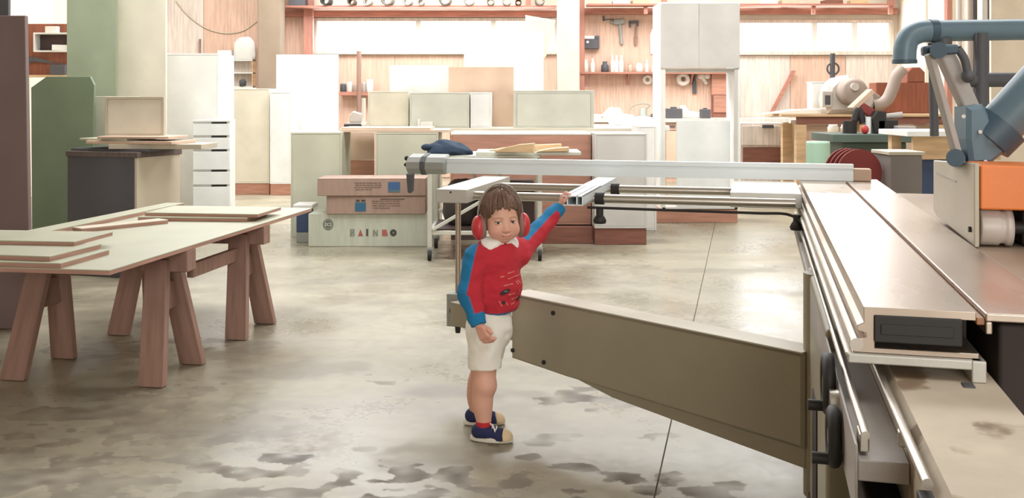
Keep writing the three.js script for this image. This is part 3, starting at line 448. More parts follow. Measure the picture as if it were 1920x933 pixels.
// small shelf and cable on the far left wall
{
  const d = 15.8;
  const s = thing('spice_shelf', 'small pale wall shelf with two compartments left of the grey column', 'shelf', [X(443, d), Y(164, d), -d - 0.04]), w = 0.27, h = Y(112, d) - Y(164, d);
  for (const g of [bx(-w, -w + 0.1, 0, h, -0.1, 0.06), bx(w - 0.02, w, 0, h, -0.1, 0.06)]) mesh('shelf_side', g, mat.pine, s);
  for (const y of [0, h * 0.5, h - 0.02]) mesh('shelf_board', bx(-w, w, y, y + 0.02, -0.1, 0.07), mat.whiteMatt, s);
  mesh('shelf_back', bx(-w, w, 0, h, -0.11, -0.1), mat.plyPale, s);
  solo('jar', 'dark jar in the lower compartment of the small pale wall shelf', 'jar', lathe([[0.001, 0], [0.05, 0], [0.055, 0.08], [0.03, 0.11], [0.001, 0.11]], 14), mat.darkGrey, [X(455, d), Y(164, d) + 0.021, -d]);
  solo('white_carton', 'white carton on the small pale wall shelf beside the grey column', 'carton', bx(-0.10, 0.12, 0, 0.15, -0.06, 0.06), mat.paper, [X(420, d), Y(112, d) + 0.001, -d - 0.04]);
  solo('paper_bag', 'crumpled pale bag on top of the small wall shelf', 'bag', (() => { const g = new THREE.SphereGeometry(0.18, 24, 16), p = g.attributes.position; for (let i = 0; i < p.count; i++) { const k = 1 + 0.35 * fbm(p.getX(i) * 9, p.getY(i) * 9, p.getZ(i) * 9, 2); p.setXYZ(i, p.getX(i) * k, Math.max(-0.14, p.getY(i) * k * 1.25), p.getZ(i) * k * 0.4); } g.computeVertexNormals(); return metreUV(g); })(), mat.whiteMatt, [X(457, d), Y(112, d) + 0.142, -d - 0.05]);
  solo('hanging_cable', 'thin cable sagging across the cream wall at upper left', 'cable', tube([[330, 2], [352, 28], [385, 52], [420, 62], [455, 58], [482, 40]].map(([a, b]) => at(a, b, 15.97).sub(at(330, 2, 15.97))), 0.010, 40, 6), mat.beige, at(330, 2, 15.97).toArray());
  solo('wall_hook', 'dark upright batten on the cream wall above the white wardrobe', 'batten', bx(-0.015, 0.015, 0, 0.24, -0.012, 0.012), mat.trestle, [X(375, 15.93), Y(101, 15.93), -15.93]);
}

// ---------------------------------------------------------------- centre: cabinets, cartons, trolley, island
cabinet('base_cabinet', 'olive-shaded white cabinet standing left of the cardboard cartons', 545, 641, 248, null, 9.15, 0.5, { face: mat.olive, back: true });  // white melamine back, its shade put into the olive colour
cabinet('base_cabinet', 'olive-shaded white cabinet behind the cartons, under the long board', 704, 822, 248, null, 9.25, 0.5, { face: mat.olive, back: true });
{
  const d = 9.82, o = thing('back_board', 'pinkish board between the two olive-shaded cabinets', 'board', [X(672, d), 0.002, -d]);
  mesh('upper_board', bx(-0.17, 0.16, Y(300, d), Y(248, d), -0.01, 0.01), mat.chip, o);
  mesh('lower_board', bx(-0.17, 0.16, 0, Y(300, d) - 0.003, -0.01, 0.012), mat.plinth, o);
}
{
  const d = 9.2, o = thing('long_board', 'long thin pale board lying across the olive-shaded cabinet tops', 'board', [X(740, d), Y(248, d) + 0.001, -9.5], 0.015);
  mesh('board_face', bx(-0.52, 0.5, 0.016, 0.02, -0.22, 0.24, 0.001), mat.cream, o); mesh('board_edge', bx(-0.519, 0.499, 0, 0.016, -0.219, 0.239, 0), mat.chip, o);
  const o2 = thing('long_board', 'second pale board on top, shifted left of the one below', 'board', [X(730, d), Y(248, d) + 0.022, -9.52], -0.02);
  mesh('board_face', bx(-0.46, 0.38, 0.016, 0.02, -0.2, 0.24, 0.001), mat.cream, o2); mesh('board_edge', bx(-0.459, 0.379, 0, 0.016, -0.199, 0.239, 0), mat.chip, o2);
}
// cartons
const printMat = (w, h, draw) => new THREE.MeshStandardMaterial({ map: canvasTex(w, h, draw), roughness: 0.8, transparent: true });
function printed(parent, w, h, x, y, z, cw, ch, draw) {
  const g = new THREE.PlaneGeometry(w, h).translate(x, y, z); const m = printMat(cw, ch, draw); m.polygonOffset = true; m.polygonOffsetFactor = -2; return mesh('print', g, m, parent);
}
{
  const d = 8.55;
  const carton = (label, x0, x1, y0, y1, dd, depth, m, turn = 0) => {
    const o = thing('carton', label, 'carton', [(x0 + x1) / 2, y0, -dd - depth / 2], turn, 'cartons beside the trolley'), w = (x1 - x0) / 2, h = y1 - y0;
    mesh('box', bx(-w, w, 0, h - 0.004, -depth / 2, depth / 2, 0.006), m, o);
    mesh('flap', bx(-w, w, h - 0.004, h, 0.003, depth / 2, 0.001), m, o); mesh('flap', bx(-w, w, h - 0.004, h, -depth / 2, -0.003, 0.001), m, o);
    return [o, w, h, depth / 2];
  };
  const xa = X(578, d), xb = X(802, d), hA = Y(401, d);
  const [A, aw, ah, ad] = carton('long pale carton with coloured shapes printed along its side, on the floor', xa, xb, 0.001, hA, d, 0.42, mat.cardWhite);
  printed(A, 2 * aw - 0.03, ah - 0.02, 0, ah / 2, ad + 0.001, 1024, 256, (c, w, h) => {
    c.clearRect(0, 0, w, h);
    c.fillStyle = '#5d6158'; c.beginPath(); c.arc(160, 78, 46, 0, 7); c.fill();
    c.strokeStyle = '#b9bcab'; c.lineWidth = 4; c.beginPath(); c.arc(160, 78, 36, 0, 7); c.stroke();
    c.fillStyle = '#c9ccbb'; c.font = 'bold 40px sans-serif'; c.textAlign = 'center'; c.fillText('ICI', 160, 92);
    const y0 = 118, y1 = 176;
    c.fillStyle = '#7f8577'; c.fillRect(354, y0, 38, 58); c.fillStyle = '#9fa494'; c.fillRect(366, y0 + 10, 12, 10); c.fillRect(372, y0 + 38, 8, 20);
    c.fillStyle = '#a75a55'; c.beginPath(); c.moveTo(446, y0); c.lineTo(468, y1); c.lineTo(424, y1); c.fill();
    c.fillStyle = '#4b4a42'; c.fillRect(496, y0 - 2, 18, 60);
    c.fillStyle = '#868b7c'; c.fillRect(556, y0 + 6, 12, 52); c.fillRect(588, y0 + 6, 12, 52); c.beginPath(); c.moveTo(556, y0 + 6); c.lineTo(570, y0 + 6); c.lineTo(600, y1); c.lineTo(586, y1); c.fill();
    c.fillStyle = '#b0625f'; c.fillRect(636, y0 + 4, 42, 26); c.fillRect(636, y0 + 28, 48, 30);
    c.fillStyle = '#45443d'; c.beginPath(); c.arc(736, y0 + 30, 29, 0, 7); c.fill(); c.fillStyle = '#8b8d7f'; c.beginPath(); c.arc(736, y0 + 30, 8, 0, 7); c.fill();
  });
  const [B, bw, bh, bd] = carton('brown carton with blue square print, lying on the long pale carton', X(613, d), X(798, d), hA + 0.001, Y(367, d), d - 0.02, 0.4, mat.card);
  const text = (c, x, y, w, n) => { c.fillStyle = '#6b564c'; for (let i = 0; i < n; i++) { let u = x + (i % 2) * 8; const end = x + w - (i === n - 1 ? w * 0.35 : 0); while (u < end) { const k = 8 + rng() * 26; c.fillRect(u, y + i * 26, Math.min(k, end - u), 9); u += k + 7; } } };
  printed(B, 2 * bw - 0.02, bh - 0.01, 0, bh / 2, bd + 0.001, 1024, 192, (c, w, h) => { c.clearRect(0, 0, w, h); c.fillStyle = '#33627b'; c.fillRect(290, 66, 116, 100); c.fillStyle = '#4a4440'; c.fillRect(300, 34, 40, 22); c.fillRect(356, 34, 44, 22); text(c, 470, 46, 300, 4); c.fillStyle = '#4c3f38'; c.fillRect(560, 24, 260, 8); });
  const [C, cw, ch, cd] = carton('topmost brown carton with blue square at its right, half crushed at the left end', X(596, d), X(798, d), Y(367, d) + 0.002, Y(334, d), d - 0.03, 0.4, mat.card, 0.012);
  printed(C, 2 * cw - 0.02, ch - 0.01, 0, ch / 2, cd + 0.001, 1024, 192, (c, w, h) => { c.clearRect(0, 0, w, h); c.fillStyle = '#3f5f87'; c.fillRect(672, 34, 116, 100); c.fillStyle = '#5a6f76'; c.fillRect(672, 128, 116, 26); text(c, 350, 40, 260, 4); });
  const N = thing('navy_carton', 'small navy and grey carton end poking out left of the long pale carton', 'carton', [X(566, 8.75), 0.001, -8.9]);
  mesh('box', bx(-0.06, 0.05, 0.09, 0.30, -0.1, 0.1, 0.004), mat.navy, N); mesh('base', bx(-0.06, 0.05, 0, 0.088, -0.1, 0.1, 0.004), mat.greyPlastic, N);
  mesh('lid', bx(-0.09, 0.09, 0.302, 0.34, -0.12, 0.12, 0.01), mat.whiteMatt, N);
}
// white tubular trolley
{
  const d = 7.85, x0 = X(806, d), x1 = X(1012, d), o = thing('trolley', 'white tubular steel trolley on castors behind the child', 'trolley', [(x0 + x1) / 2, 0, -d - 0.33]), w = (x1 - x0) / 2, hd = 0.33;
  const wheel = 0.10;
  for (const sx of [-w, w]) for (const z of [hd, -hd]) {
    mesh('post', bx(sx - 0.018, sx + 0.018, wheel, 0.80, z - 0.018, z + 0.018, 0.004), mat.tubeWhite, o);
    const c = mesh('castor', [bx(sx - 0.025, sx + 0.025, 0.06, wheel, z - 0.02, z + 0.02, 0.006)], mat.greyPlastic, o);
    mesh('wheel', metreUV(new THREE.CylinderGeometry(0.04, 0.04, 0.028, 20).rotateZ(Math.PI / 2)).translate(sx, 0.041, z + 0.025), mat.rubber, c);
  }
  for (const [y, zz] of [[0.20, 1], [0.30, -1], [0.20, -1], [0.78, 1], [0.78, -1]]) mesh('rail', bx(-w + 0.018, w - 0.018, y, y + 0.032, zz * hd - 0.014, zz * hd + 0.014, 0.004), mat.tubeWhite, o);
  for (const sx of [-w, w]) for (const y of [0.20, 0.78]) mesh('side_rail', bx(sx - 0.014, sx + 0.014, y, y + 0.032, -hd + 0.018, hd - 0.018, 0.004), mat.tubeWhite, o);
  mesh('diagonal_brace', bar([-w + 0.02, 0.24, hd + 0.005], [-w + 0.50, 0.52, hd + 0.005], 0.03, 0.026), mat.tubeWhite, o);
  mesh('middle_post', bx(0.10, 0.13, 0.232, 0.78, -hd - 0.014, -hd + 0.014), mat.tubeWhite, o); mesh('middle_post', bx(-0.12, -0.09, 0.232, 0.78, -hd - 0.014, -hd + 0.014), mat.tubeWhite, o);
  mesh('deck', bx(-w, w, 0.813, 0.83, -hd, hd), mat.olivePale, o); mesh('lower_deck', bx(-w + 0.02, w - 0.02, 0.233, 0.245, -hd + 0.02, hd - 0.02), mat.darkBrown, o);
  const y = 0.247, cx = (x0 + x1) / 2, cz = -d - 0.33;
  solo('dark_sack', 'dark brown sack slumped on the trolley behind the post', 'sack', (() => { const g = new THREE.SphereGeometry(0.2, 24, 16), p = g.attributes.position; for (let i = 0; i < p.count; i++) { const k = 1 + 0.3 * fbm(p.getX(i) * 8, p.getY(i) * 8, p.getZ(i) * 8, 3); p.setXYZ(i, p.getX(i) * k * 0.8, Math.max(-0.17, p.getY(i) * k), p.getZ(i) * k * 0.9); } g.computeVertexNormals(); return metreUV(g); })(), mat.bagDark, [cx - 0.2, y + 0.171, cz]);
  solo('dark_crate', 'dark brown crate on the lower deck of the white trolley', 'crate', [bx(-0.2, 0.2, 0, 0.33, -0.2, 0.2, 0.008), bx(-0.2, 0.2, 0.331, 0.35, -0.21, 0.21, 0.004)], mat.darkBrown, [cx + 0.2, y, cz]);
  const g = new THREE.SphereGeometry(1, 40, 24), p = g.attributes.position;
  for (let i = 0; i < p.count; i++) { let a = p.getX(i), b = p.getY(i), c = p.getZ(i); const k = 1 + 0.35 * fbm(a * 2.2, b * 2.2, c * 2.2, 3), slope = 0.75 - 0.35 * a; p.setXYZ(i, a * 0.185 * k, Math.max(-0.015, b * 0.125 * k * slope), c * 0.15 * k); }
  g.computeVertexNormals();
  const j = solo('jacket', 'dark navy bundled jacket lying on the trolley deck behind the fence end', 'jacket', [metreUV(g), ball(-0.19, 0.045, 0.05, 0.035, 1.3, 0.8, 1)], mat.jacket, [X(845, 8.0), 0.846, -8.0]);
  for (const [px, l, h, z, r, label] of [[985, 0.30, 0.045, 0, 0.06, 'thick pine offcut on the trolley deck behind the fence'], [965, 0.16, 0.06, 0.08, -0.2, 'short stub of pine in front of the thick offcut'], [1035, 0.13, 0.03, 0.03, 0.1, 'thin pine strip at the right end of the trolley load']])
    solo('pine_offcut', label, 'offcut', slab([[-l, 0], [l, 0], [l * 0.98, h * 1.2], [l * 0.2, h], [-l * 0.6, h * 0.5]], 0.09, 0.004), mat.pine, [X(px, 8.0), 0.861, -8.0 + z * 1.5 - (l > 0.2 ? 0.05 : -0.06)], r);
  solo('deck_board', 'thin wide board on the trolley deck carrying pine offcuts', 'board', bx(-0.42, 0.42, 0, 0.025, -0.22, 0.25), mat.olivePale, [X(990, 8.1), 0.832, -8.12]);
}
// island of carcasses
cabinet('island_carcass', 'long brown carcass with pale worktop behind the fence', 845, 1108, 249, null, 8.95, 0.6, { face: mat.carcass, side: mat.carcass, top: mat.whiteMatt, back: true, plinth: 0.14, plinthMat: mat.darkBrown, doors: 1, category: 'carcass' });
cabinet('island_cabinet', 'grey-beige cabinet on a brown plinth at the right end of the island', 1115, 1213, 250, null, 8.65, 0.55, { face: mat.greyPanel, plinth: 0.145, plinthMat: mat.brownBoard });
solo('dark_plinth', 'dark brown loose plinth lying in front of the long brown carcass', 'plinth', [bx(-0.33, 0.33, 0, 0.15, -0.03, 0.03), bx(-0.33, -0.3, 0, 0.15, -0.2, -0.031)], mat.brownBoard, [X(1040, 8.75), 0.001, -8.75]);
cabinet('narrow_cabinet', 'narrow white cabinet filling the gap right of the island', 1196, 1231, 236, null, 9.6, 0.5, { face: mat.whiteMatt, side: mat.whiteMatt });
// drawer boxes and panels standing on benches further back
{
  const d = 11.2, y = Y(240, d);
  const b = thing('assembly_bench', 'long pale assembly bench behind the island', 'bench', [X(905, d), 0.001, -d - 0.45]);
  mesh('worktop', bx(X(640, d) - X(905, d), X(1240, d) - X(905, d), y - 0.05, y, -0.45, 0.55), mat.cream, b);
  for (const px of [650, 850, 1050, 1230]) for (const z of [-0.4, 0.4]) mesh('leg', bx(X(px, d) - X(905, d) - 0.04, X(px, d) - X(905, d) + 0.04, 0, y - 0.05, z - 0.04, z + 0.04), mat.pine, b);
  const c = (label, a0, a1, p0, dd, depth, o) => cabinet('drawer_carcass', label, a0, a1, p0, 240, dd, depth, { category: 'carcass', y0: y + 0.001, group: 'carcasses on the assembly bench', ...o });
  c('cream carcass at the left end of the assembly bench', 690, 766, 171, d + 0.2, 0.5, { face: mat.cream, side: mat.cream });
  const k = c('wide white carcass shaded greenish-grey, left of the middle of the assembly bench', 768, 880, 173, d, 0.6, { face: mat.olivePale, back: true });  // white carcass with the shade put into its colour
  const w1 = c('white carcass standing right of the one shaded greenish-grey', 882, 921, 173, d + 0.02, 0.55, { face: mat.white, side: mat.white });
  c('white carcass shaded greenish-grey in a raised frame at the right end of the assembly bench', 963, 1114, 169, d, 0.55, { face: mat.olivePale, frame: 0.02, doors: 1 });
  solo('tan_board', 'tan panel standing upright between carcasses on the assembly bench', 'panel', bx(-0.39, 0.39, 0, Y(125, 11.75) - y, -0.01, 0.01), mat.chip, [X(902, 11.75), y + 0.001, -11.82]);
  solo('white_board', 'white panel standing left of the tan panel on the assembly bench', 'panel', bx(-0.36, 0.36, 0, Y(122, 11.8) - y, -0.01, 0.01), mat.white, [X(784, 11.8), y + 0.001, -11.98]);
  panelOnFloor('white_sheet', 'large bright white sheet standing behind the tan panel under the window', 870, 1019, 60, 12.6, 0.03, mat.white, 0.0);
  const r = solo('curled_sheet', 'off-white tilted sheet with slanting edge beside the pale column', 'sheet', slab([[985, 28], [1042, 38], [1024, 105], [1018, 112], [1018, 371], [985, 371]].map(([a, b]) => [X(a, 12.7), Y(b, 12.7)]).reverse(), 0.012, 0.002), mat.cream, [0, 0, -12.72]);
  solo('carton_small', 'small white carton in front of the carcass shaded greenish-grey', 'carton', [bx(-0.07, 0.07, 0, 0.07, -0.04, 0.04, 0.004), bx(-0.1, -0.072, 0, 0.10, -0.03, 0.03, 0.004)], mat.paper, [X(800, 11.16), y + 0.001, -11.16]);
  const m = thing('vice', 'pale bench vice with dark jaw at the left end of the assembly bench', 'vice', [X(668, d), y + 0.001, -d - 0.12]);
  mesh('vice_body', [bx(-0.12, 0.10, 0, 0.06, -0.08, 0.08, 0.01), slab([[-0.09, 0.06], [0.06, 0.06], [0.05, 0.16], [-0.05, 0.19], [-0.09, 0.14]], 0.12, 0.01)], mat.machineWhite, m);
  mesh('vice_screw', rod([-0.14, 0.03, 0.1], [0.10, 0.03, 0.1], 0.016), mat.black, m); mesh('vice_handle', [rod([0.08, 0.0, 0.1], [0.08, 0.34, 0.09], 0.022), ball(0.08, 0.05, 0.11, 0.03)], mat.bottle, m);
}

// ---------------------------------------------------------------- tall larder unit (open niche, two upper doors)
{
  const d = 10.2, x0 = X(1238, d), x1 = X(1387, d), w = (x1 - x0) / 2, h = Y(4, d), D = 0.55, t = 0.02;
  const o = thing('larder_unit', 'tall grey-white larder unit with two upper doors and open middle', 'cabinet', [(x0 + x1) / 2, 0.001, -d - D / 2]);
  const yb = Y(128, d), yc = Y(392, d), hd = D / 2;
  mesh('plinth', bx(-w - 0.09, w - 0.02, 0, yc - 0.005, -hd + 0.02, hd - 0.01), mat.plinth, o);
  for (const s of [-1, 1]) mesh('side_panel', bx(s < 0 ? -w : w - t, s < 0 ? -w + t : w, yc, h, -hd, hd), mat.white, o);
  mesh('front_stile', bx(-w + t, -w + 0.055, yc, yb, hd - 0.02, hd), mat.whiteMatt, o); mesh('front_stile', bx(w - 0.055, w - t, yc, yb, hd - 0.02, hd), mat.greyPanel, o);
  mesh('top_panel', bx(-w + t, w - t, h - t, h, -hd, hd), mat.white, o); mesh('middle_shelf', bx(-w + t, w - t, yb - 0.03, yb, -hd, hd - 0.021), mat.greyPanel, o); mesh('bottom_panel', bx(-w + t, w - t, yc, yc + t, -hd, hd), mat.greyPanel, o);
  for (const [a, b] of [[-w + 0.003, -0.016], [-0.012, w - 0.003]]) mesh('door', bx(a, b, yb + 0.003, h - 0.024, hd + 0.001, hd + 0.02), mat.greyPanel, o);
  const s = solo('white_door', 'white door panel standing inside the lower part of the larder unit', 'panel', bx(-0.28, 0.28, 0, Y(225, d) - yc - 0.03, -0.01, 0.01, 0.004), mat.white, [X(1322, d), yc + t + 0.003, -d - 0.10]);
}
// ---------------------------------------------------------------- back wall: shelf, tools, bench
{
  const d = 15.75;
  const sh = thing('wall_shelf', 'long narrow timber shelf on the tool wall right of the pale column', 'shelf', [X(1225, d), Y(135, d), -d - 0.10]);
  mesh('shelf_board', bx(X(1088, d) - X(1225, d), X(1372, d) - X(1225, d), -0.03, 0, -0.12, 0.12), mat.timber, sh);
  for (const px of [1095, 1180, 1300]) mesh('bracket', slab([[0, -0.03], [0.2, -0.03], [0, -0.2]], 0.03).rotateY(-Math.PI / 2).translate(X(px, d) - X(1225, d), 0, -0.12), mat.timber, sh);
  const y = Y(135, d) + 0.001, bot = (px, h, r, m, label, neck = 0.5) => solo('bottle', label, 'bottle', lathe([[0.001, 0], [r, 0], [r, h * 0.62], [r * neck, h * 0.76], [r * neck, h * 0.96], [r * neck * 1.15, h], [0.001, h]], 14), m, [X(px, d), y, -d - 0.08], 0, 'things on the tool wall shelf');
  bot(1098, 0.2, 0.05, mat.bottle, 'squat pale bottle at the left end of the tool wall shelf', 0.7); bot(1112, 0.22, 0.035, mat.paper, 'thin white bottle second from the left on the tool wall shelf');
  bot(1135, 0.17, 0.06, mat.darkGrey, 'dark glue pot on the tool wall shelf', 0.6);
  bot(1149, 0.27, 0.035, mat.bottle, 'first of three tall pale bottles right of the glue pot'); bot(1157, 0.27, 0.036, mat.paper, 'middle one of three tall pale bottles on the shelf'); bot(1166, 0.27, 0.035, mat.paper, 'third of three tall pale bottles on the shelf');
  bot(1183, 0.13, 0.04, mat.chip, 'small brown pot right of the tall pale bottles', 0.9); bot(1200, 0.15, 0.06, mat.paper, 'wide white pot on the tool wall shelf', 0.8); bot(1214, 0.2, 0.03, mat.bottle, 'slender pale bottle right of the wide white pot'); bot(1227, 0.11, 0.035, mat.paper, 'small white pot beside the larder unit', 0.9);
  const w = 15.96, on = (px, py) => at(px, py, w).toArray();
  const radio = thing('wall_radio', 'black radio with white strip hanging on the tool wall', 'radio', on(1108, 92));
  mesh('radio_case', bx(-0.13, 0.13, 0.0, 0.16, -0.02, 0.08, 0.008), mat.slate, radio); mesh('radio_strip', bx(-0.13, 0.05, 0.162, 0.21, -0.02, 0.075, 0.004), mat.paper, radio); mesh('radio_dial', rod([-0.06, 0.11, 0.08], [-0.06, 0.11, 0.092], 0.02), mat.alu, radio); mesh('radio_tuner', bx(0.055, 0.13, 0.162, 0.21, -0.02, 0.078, 0.004), mat.darkGrey, radio);
  solo('electric_drill', 'grey drill with dangling cable hanging on the tool wall', 'drill', [bar([-0.09, 0.0, 0], [0.10, 0.02, 0], 0.08, 0.09, 0.02), bar([0.02, -0.03, 0], [0.05, -0.36, 0], 0.05, 0.06, 0.015), rod([-0.14, 0, 0], [-0.09, 0, 0], 0.02, 0.03)], mat.greyPlastic, on(1160, 42));
  solo('paint_brush', 'brush with dark bristles and pale handle hanging on the tool wall', 'brush', [rod([0, 0.02, 0], [0, 0.20, 0], 0.02, 0.014), slab([[-0.03, 0.02], [0.03, 0.02], [0.02, -0.1], [0, -0.13], [-0.025, -0.1]], 0.03, 0.004)], mat.trestle, on(1192, 72));
  solo('clamp', 'dark clamp hanging above the brush on the tool wall', 'clamp', [bar([-0.08, 0, 0], [0.08, 0.01, 0], 0.03, 0.04), bar([-0.06, 0, 0], [-0.06, -0.08, 0], 0.03, 0.03), bar([0.06, 0, 0], [0.06, -0.06, 0], 0.03, 0.03)], mat.darkGrey, on(1188, 42));
  solo('wall_hook', 'small dark hook at the top left of the tool wall', 'hook', [bar([0, 0, 0], [0, -0.08, 0], 0.03, 0.03), rod([0, -0.06, 0], [0.16, -0.05, 0.0], 0.008)], mat.darkGrey, on(1132, 30));
  solo('notice_sheet', 'white paper sheet pinned on the tool wall beside the larder unit', 'paper', slab([[-0.08, -0.2], [0.1, -0.2], [0.1, 0.2], [-0.06, 0.2], [-0.09, 0.1]], 0.006, 0.001), mat.paper, on(1229, 78));
  solo('masking_tape', 'roll of white tape hanging under the tool wall shelf', 'tape', metreUV(new THREE.TorusGeometry(0.055, 0.025, 10, 20)), mat.paper, [X(1214, 15.93), Y(149, 15.93), -15.93]);
  solo('masking_tape', 'large roll of pale tape seen through the left of the larder opening', 'tape', metreUV(new THREE.TorusGeometry(0.075, 0.04, 10, 22)), mat.bottle, [X(1281, 15.92), Y(148, 15.92), -15.92]);
  solo('file_tool', 'dark grey rasp hanging on the wall, seen through the larder opening', 'rasp', [bx(-0.03, 0.03, -0.22, 0, -0.01, 0.012, 0.004), rod([0, 0, 0], [0, 0.1, 0], 0.018)], mat.darkGrey, on(1302, 150));
  solo('hand_grinder', 'brown and white grinder hanging at the right of the larder opening', 'grinder', [ball(0, 0, 0, 0.07, 1, 0.8, 0.8), bar([0.02, -0.02, 0], [0.1, -0.14, 0], 0.06, 0.06, 0.02), ball(0.1, 0.0, 0.03, 0.055)], mat.bottle, on(1314, 142));
  const cup = thing('hanging_cupboard', 'small brown wall cupboard seen through the right of the larder opening', 'cupboard', on(1353, 222));
  mesh('cupboard_body', bx(-0.17, 0.15, 0, 0.38, -0.0, 0.16), mat.brownBoard, cup); mesh('cupboard_door', bx(-0.165, 0.145, 0.10, 0.37, 0.161, 0.18), mat.carcass, cup); mesh('cupboard_top', bx(-0.18, 0.16, 0.382, 0.72, 0.0, 0.12), mat.plinth, cup);
  // little shelf and pole left of the white board
  const ls = thing('jar_ledge', 'short reddish ledge with pots under the left window', 'shelf', [X(684, d), Y(172, d), -d - 0.1]);
  mesh('ledge_board', bx(X(636, d) - X(684, d), X(736, d) - X(684, d), -0.06, 0, -0.12, 0.1), mat.timber, ls);
  [[642, 0.13, 0.05, 'darkGrey', 'dark pot at the left end of the reddish ledge'], [654, 0.16, 0.045, 'bottle', 'pale tin second on the reddish ledge'], [664, 0.12, 0.035, 'hose', 'brownish pot third on the reddish ledge'], [681, 0.15, 0.04, 'armGrey', 'grey pot right of the pole on the reddish ledge'], [692, 0.2, 0.055, 'paper', 'white tin at the right of the pots on the reddish ledge']].forEach(([px, h, r, m, label]) =>
    solo('pot', label, 'pot', lathe([[0.001, 0], [r, 0], [r, h * 0.8], [r * 0.85, h * 0.85], [r * 0.9, h], [0.001, h]], 14), mat[m], [X(px, d), Y(172, d) + 0.001, -d - 0.08], 0, 'pots on the reddish ledge'));
  solo('thin_pole', 'thin brown pole rising from the floor before the left window', 'pole', rod([0, 0, 0], [0, Y(96, 15.55), 0], 0.035), mat.trestle, [X(673, 15.55), 0.001, -15.55]);
  // bench along the back wall
  const bd = 15.0, yt = 0.98, b = thing('wall_bench', 'long workbench under the tool wall', 'bench', [X(1280, bd), 0.001, -15.5]);
  const bw = X(1500, bd) - X(1280, bd), bl = X(1085, bd) - X(1280, bd);
  mesh('worktop', bx(bl, bw, yt - 0.06, yt, -0.46, 0.46), mat.plyPale, b);
  for (let i = 0; i < 6; i++) { const a = bl + (bw - bl) * i / 6, c = bl + (bw - bl) * (i + 1) / 6 - 0.01; const f = mesh('cupboard_front', bx(a, c, 0.1, yt - 0.19, 0.40, 0.42), mat.chip, b), g = mesh('drawer_front', bx(a, c, yt - 0.18, yt - 0.065, 0.40, 0.42), mat.ply, b); mesh('drawer_pull', bx((a + c) / 2 - 0.08, (a + c) / 2 + 0.08, yt - 0.13, yt - 0.11, 0.42, 0.44), mat.darkGrey, g); }
  mesh('bench_body', bx(bl, bw, 0, yt - 0.065, -0.46, 0.395), mat.ply, b);
  const put = (name, label, cat, px, g, m, z = -15.3, turn = 0) => solo(name, label, cat, g, m, [X(px, -z), yt + 0.002, z], turn, 'clutter on the wall bench');
  put('planer', 'pale hand planer on the wall bench left of the larder unit', 'planer', 1156, [slab([[-0.22, 0], [0.26, 0], [0.26, 0.05], [0.1, 0.07], [0.05, 0.16], [-0.1, 0.17], [-0.22, 0.06]], 0.1, 0.01)], mat.paper);
  put('router', 'grey router with cable loop on the wall bench', 'router', 1206, [lathe([[0.001, 0], [0.12, 0], [0.12, 0.03], [0.06, 0.05], [0.06, 0.15], [0.001, 0.16]], 18), tube([[0.05, 0.14, 0], [0.1, 0.2, 0.02], [-0.05, 0.22, 0.03], [-0.18, 0.17, 0], [-0.2, 0.12, 0]], 0.008)], mat.greyPlastic);
  put('green_case', 'green tool case on the wall bench beside the larder unit', 'case', 1231, [bx(-0.08, 0.06, 0, 0.07, -0.08, 0.08, 0.015), bx(-0.04, 0.04, 0.07, 0.09, -0.01, 0.01, 0.004)], mat.green, -15.2);
  put('paper_bundle', 'pile of white papers at the left end of the wall bench', 'papers', 1099, [bx(-0.22, 0.2, 0, 0.03, -0.14, 0.14), bx(-0.16, 0.22, 0.0305, 0.06, -0.12, 0.15)], mat.paper, -15.3, 0.2);
  put('black_case', 'black case on the wall bench seen through the left of the larder opening', 'case', 1263, [bx(-0.12, 0.12, 0, 0.15, -0.1, 0.1, 0.012), bx(-0.05, 0.05, 0.15, 0.175, -0.01, 0.01, 0.004)], mat.slate, -15.2);
  put('black_case', 'small black case at the right of the larder opening on the wall bench', 'case', 1322, [bx(-0.07, 0.07, 0, 0.14, -0.1, 0.1, 0.012), bx(-0.03, 0.03, 0.14, 0.16, -0.01, 0.01, 0.004)], mat.slate, -15.2);
  put('white_planer', 'white electric planer between the two black cases on the wall bench', 'planer', 1292, [slab([[-0.14, 0], [0.16, 0], [0.16, 0.09], [-0.02, 0.12], [-0.06, 0.2], [-0.14, 0.2]], 0.1, 0.01)], mat.bottle, -15.3);
  // white table in front of it
  const ft = thing('white_trestle_top', 'white sheet-topped table between the island and the tool wall', 'table', [X(1180, 13.0), 0.001, -13.2]);
  mesh('table_top', bx(-0.62, 0.5, 0.86, 0.93, -0.4, 0.4, 0.01), mat.white, ft); for (const x of [-0.55, 0.43]) for (const z of [-0.34, 0.34]) mesh('leg', bx(x - 0.03, x + 0.03, 0, 0.86, z - 0.03, z + 0.03), mat.pine, ft);
  solo('white_offcut', 'crumpled white wrapping on the white-topped table', 'wrapping', (() => { const g = new THREE.SphereGeometry(0.28, 26, 16), p = g.attributes.position; for (let i = 0; i < p.count; i++) { const k = 1 + 0.5 * fbm(p.getX(i) * 6, p.getY(i) * 6, p.getZ(i) * 6, 3); p.setXYZ(i, p.getX(i) * k * 1.2, Math.max(-0.03, p.getY(i) * k * 0.28), p.getZ(i) * k * 0.8); } g.computeVertexNormals(); return metreUV(g); })(), mat.paper, [X(1190, 13.0), 0.963, -13.1]);
  // high shelf over the windows with junk
  const hs = thing('loft_shelf', 'high timber shelf over the left window at the top of the picture', 'shelf', [X(800, 15.6), Y(11, 15.6), -15.75]);
  mesh('shelf_board', bx(X(530, 15.6) - X(800, 15.6), X(1043, 15.6) - X(800, 15.6), -0.03, 0, -0.1, 0.22), mat.timber, hs);
  const ys = Y(11, 15.6) + 0.001;
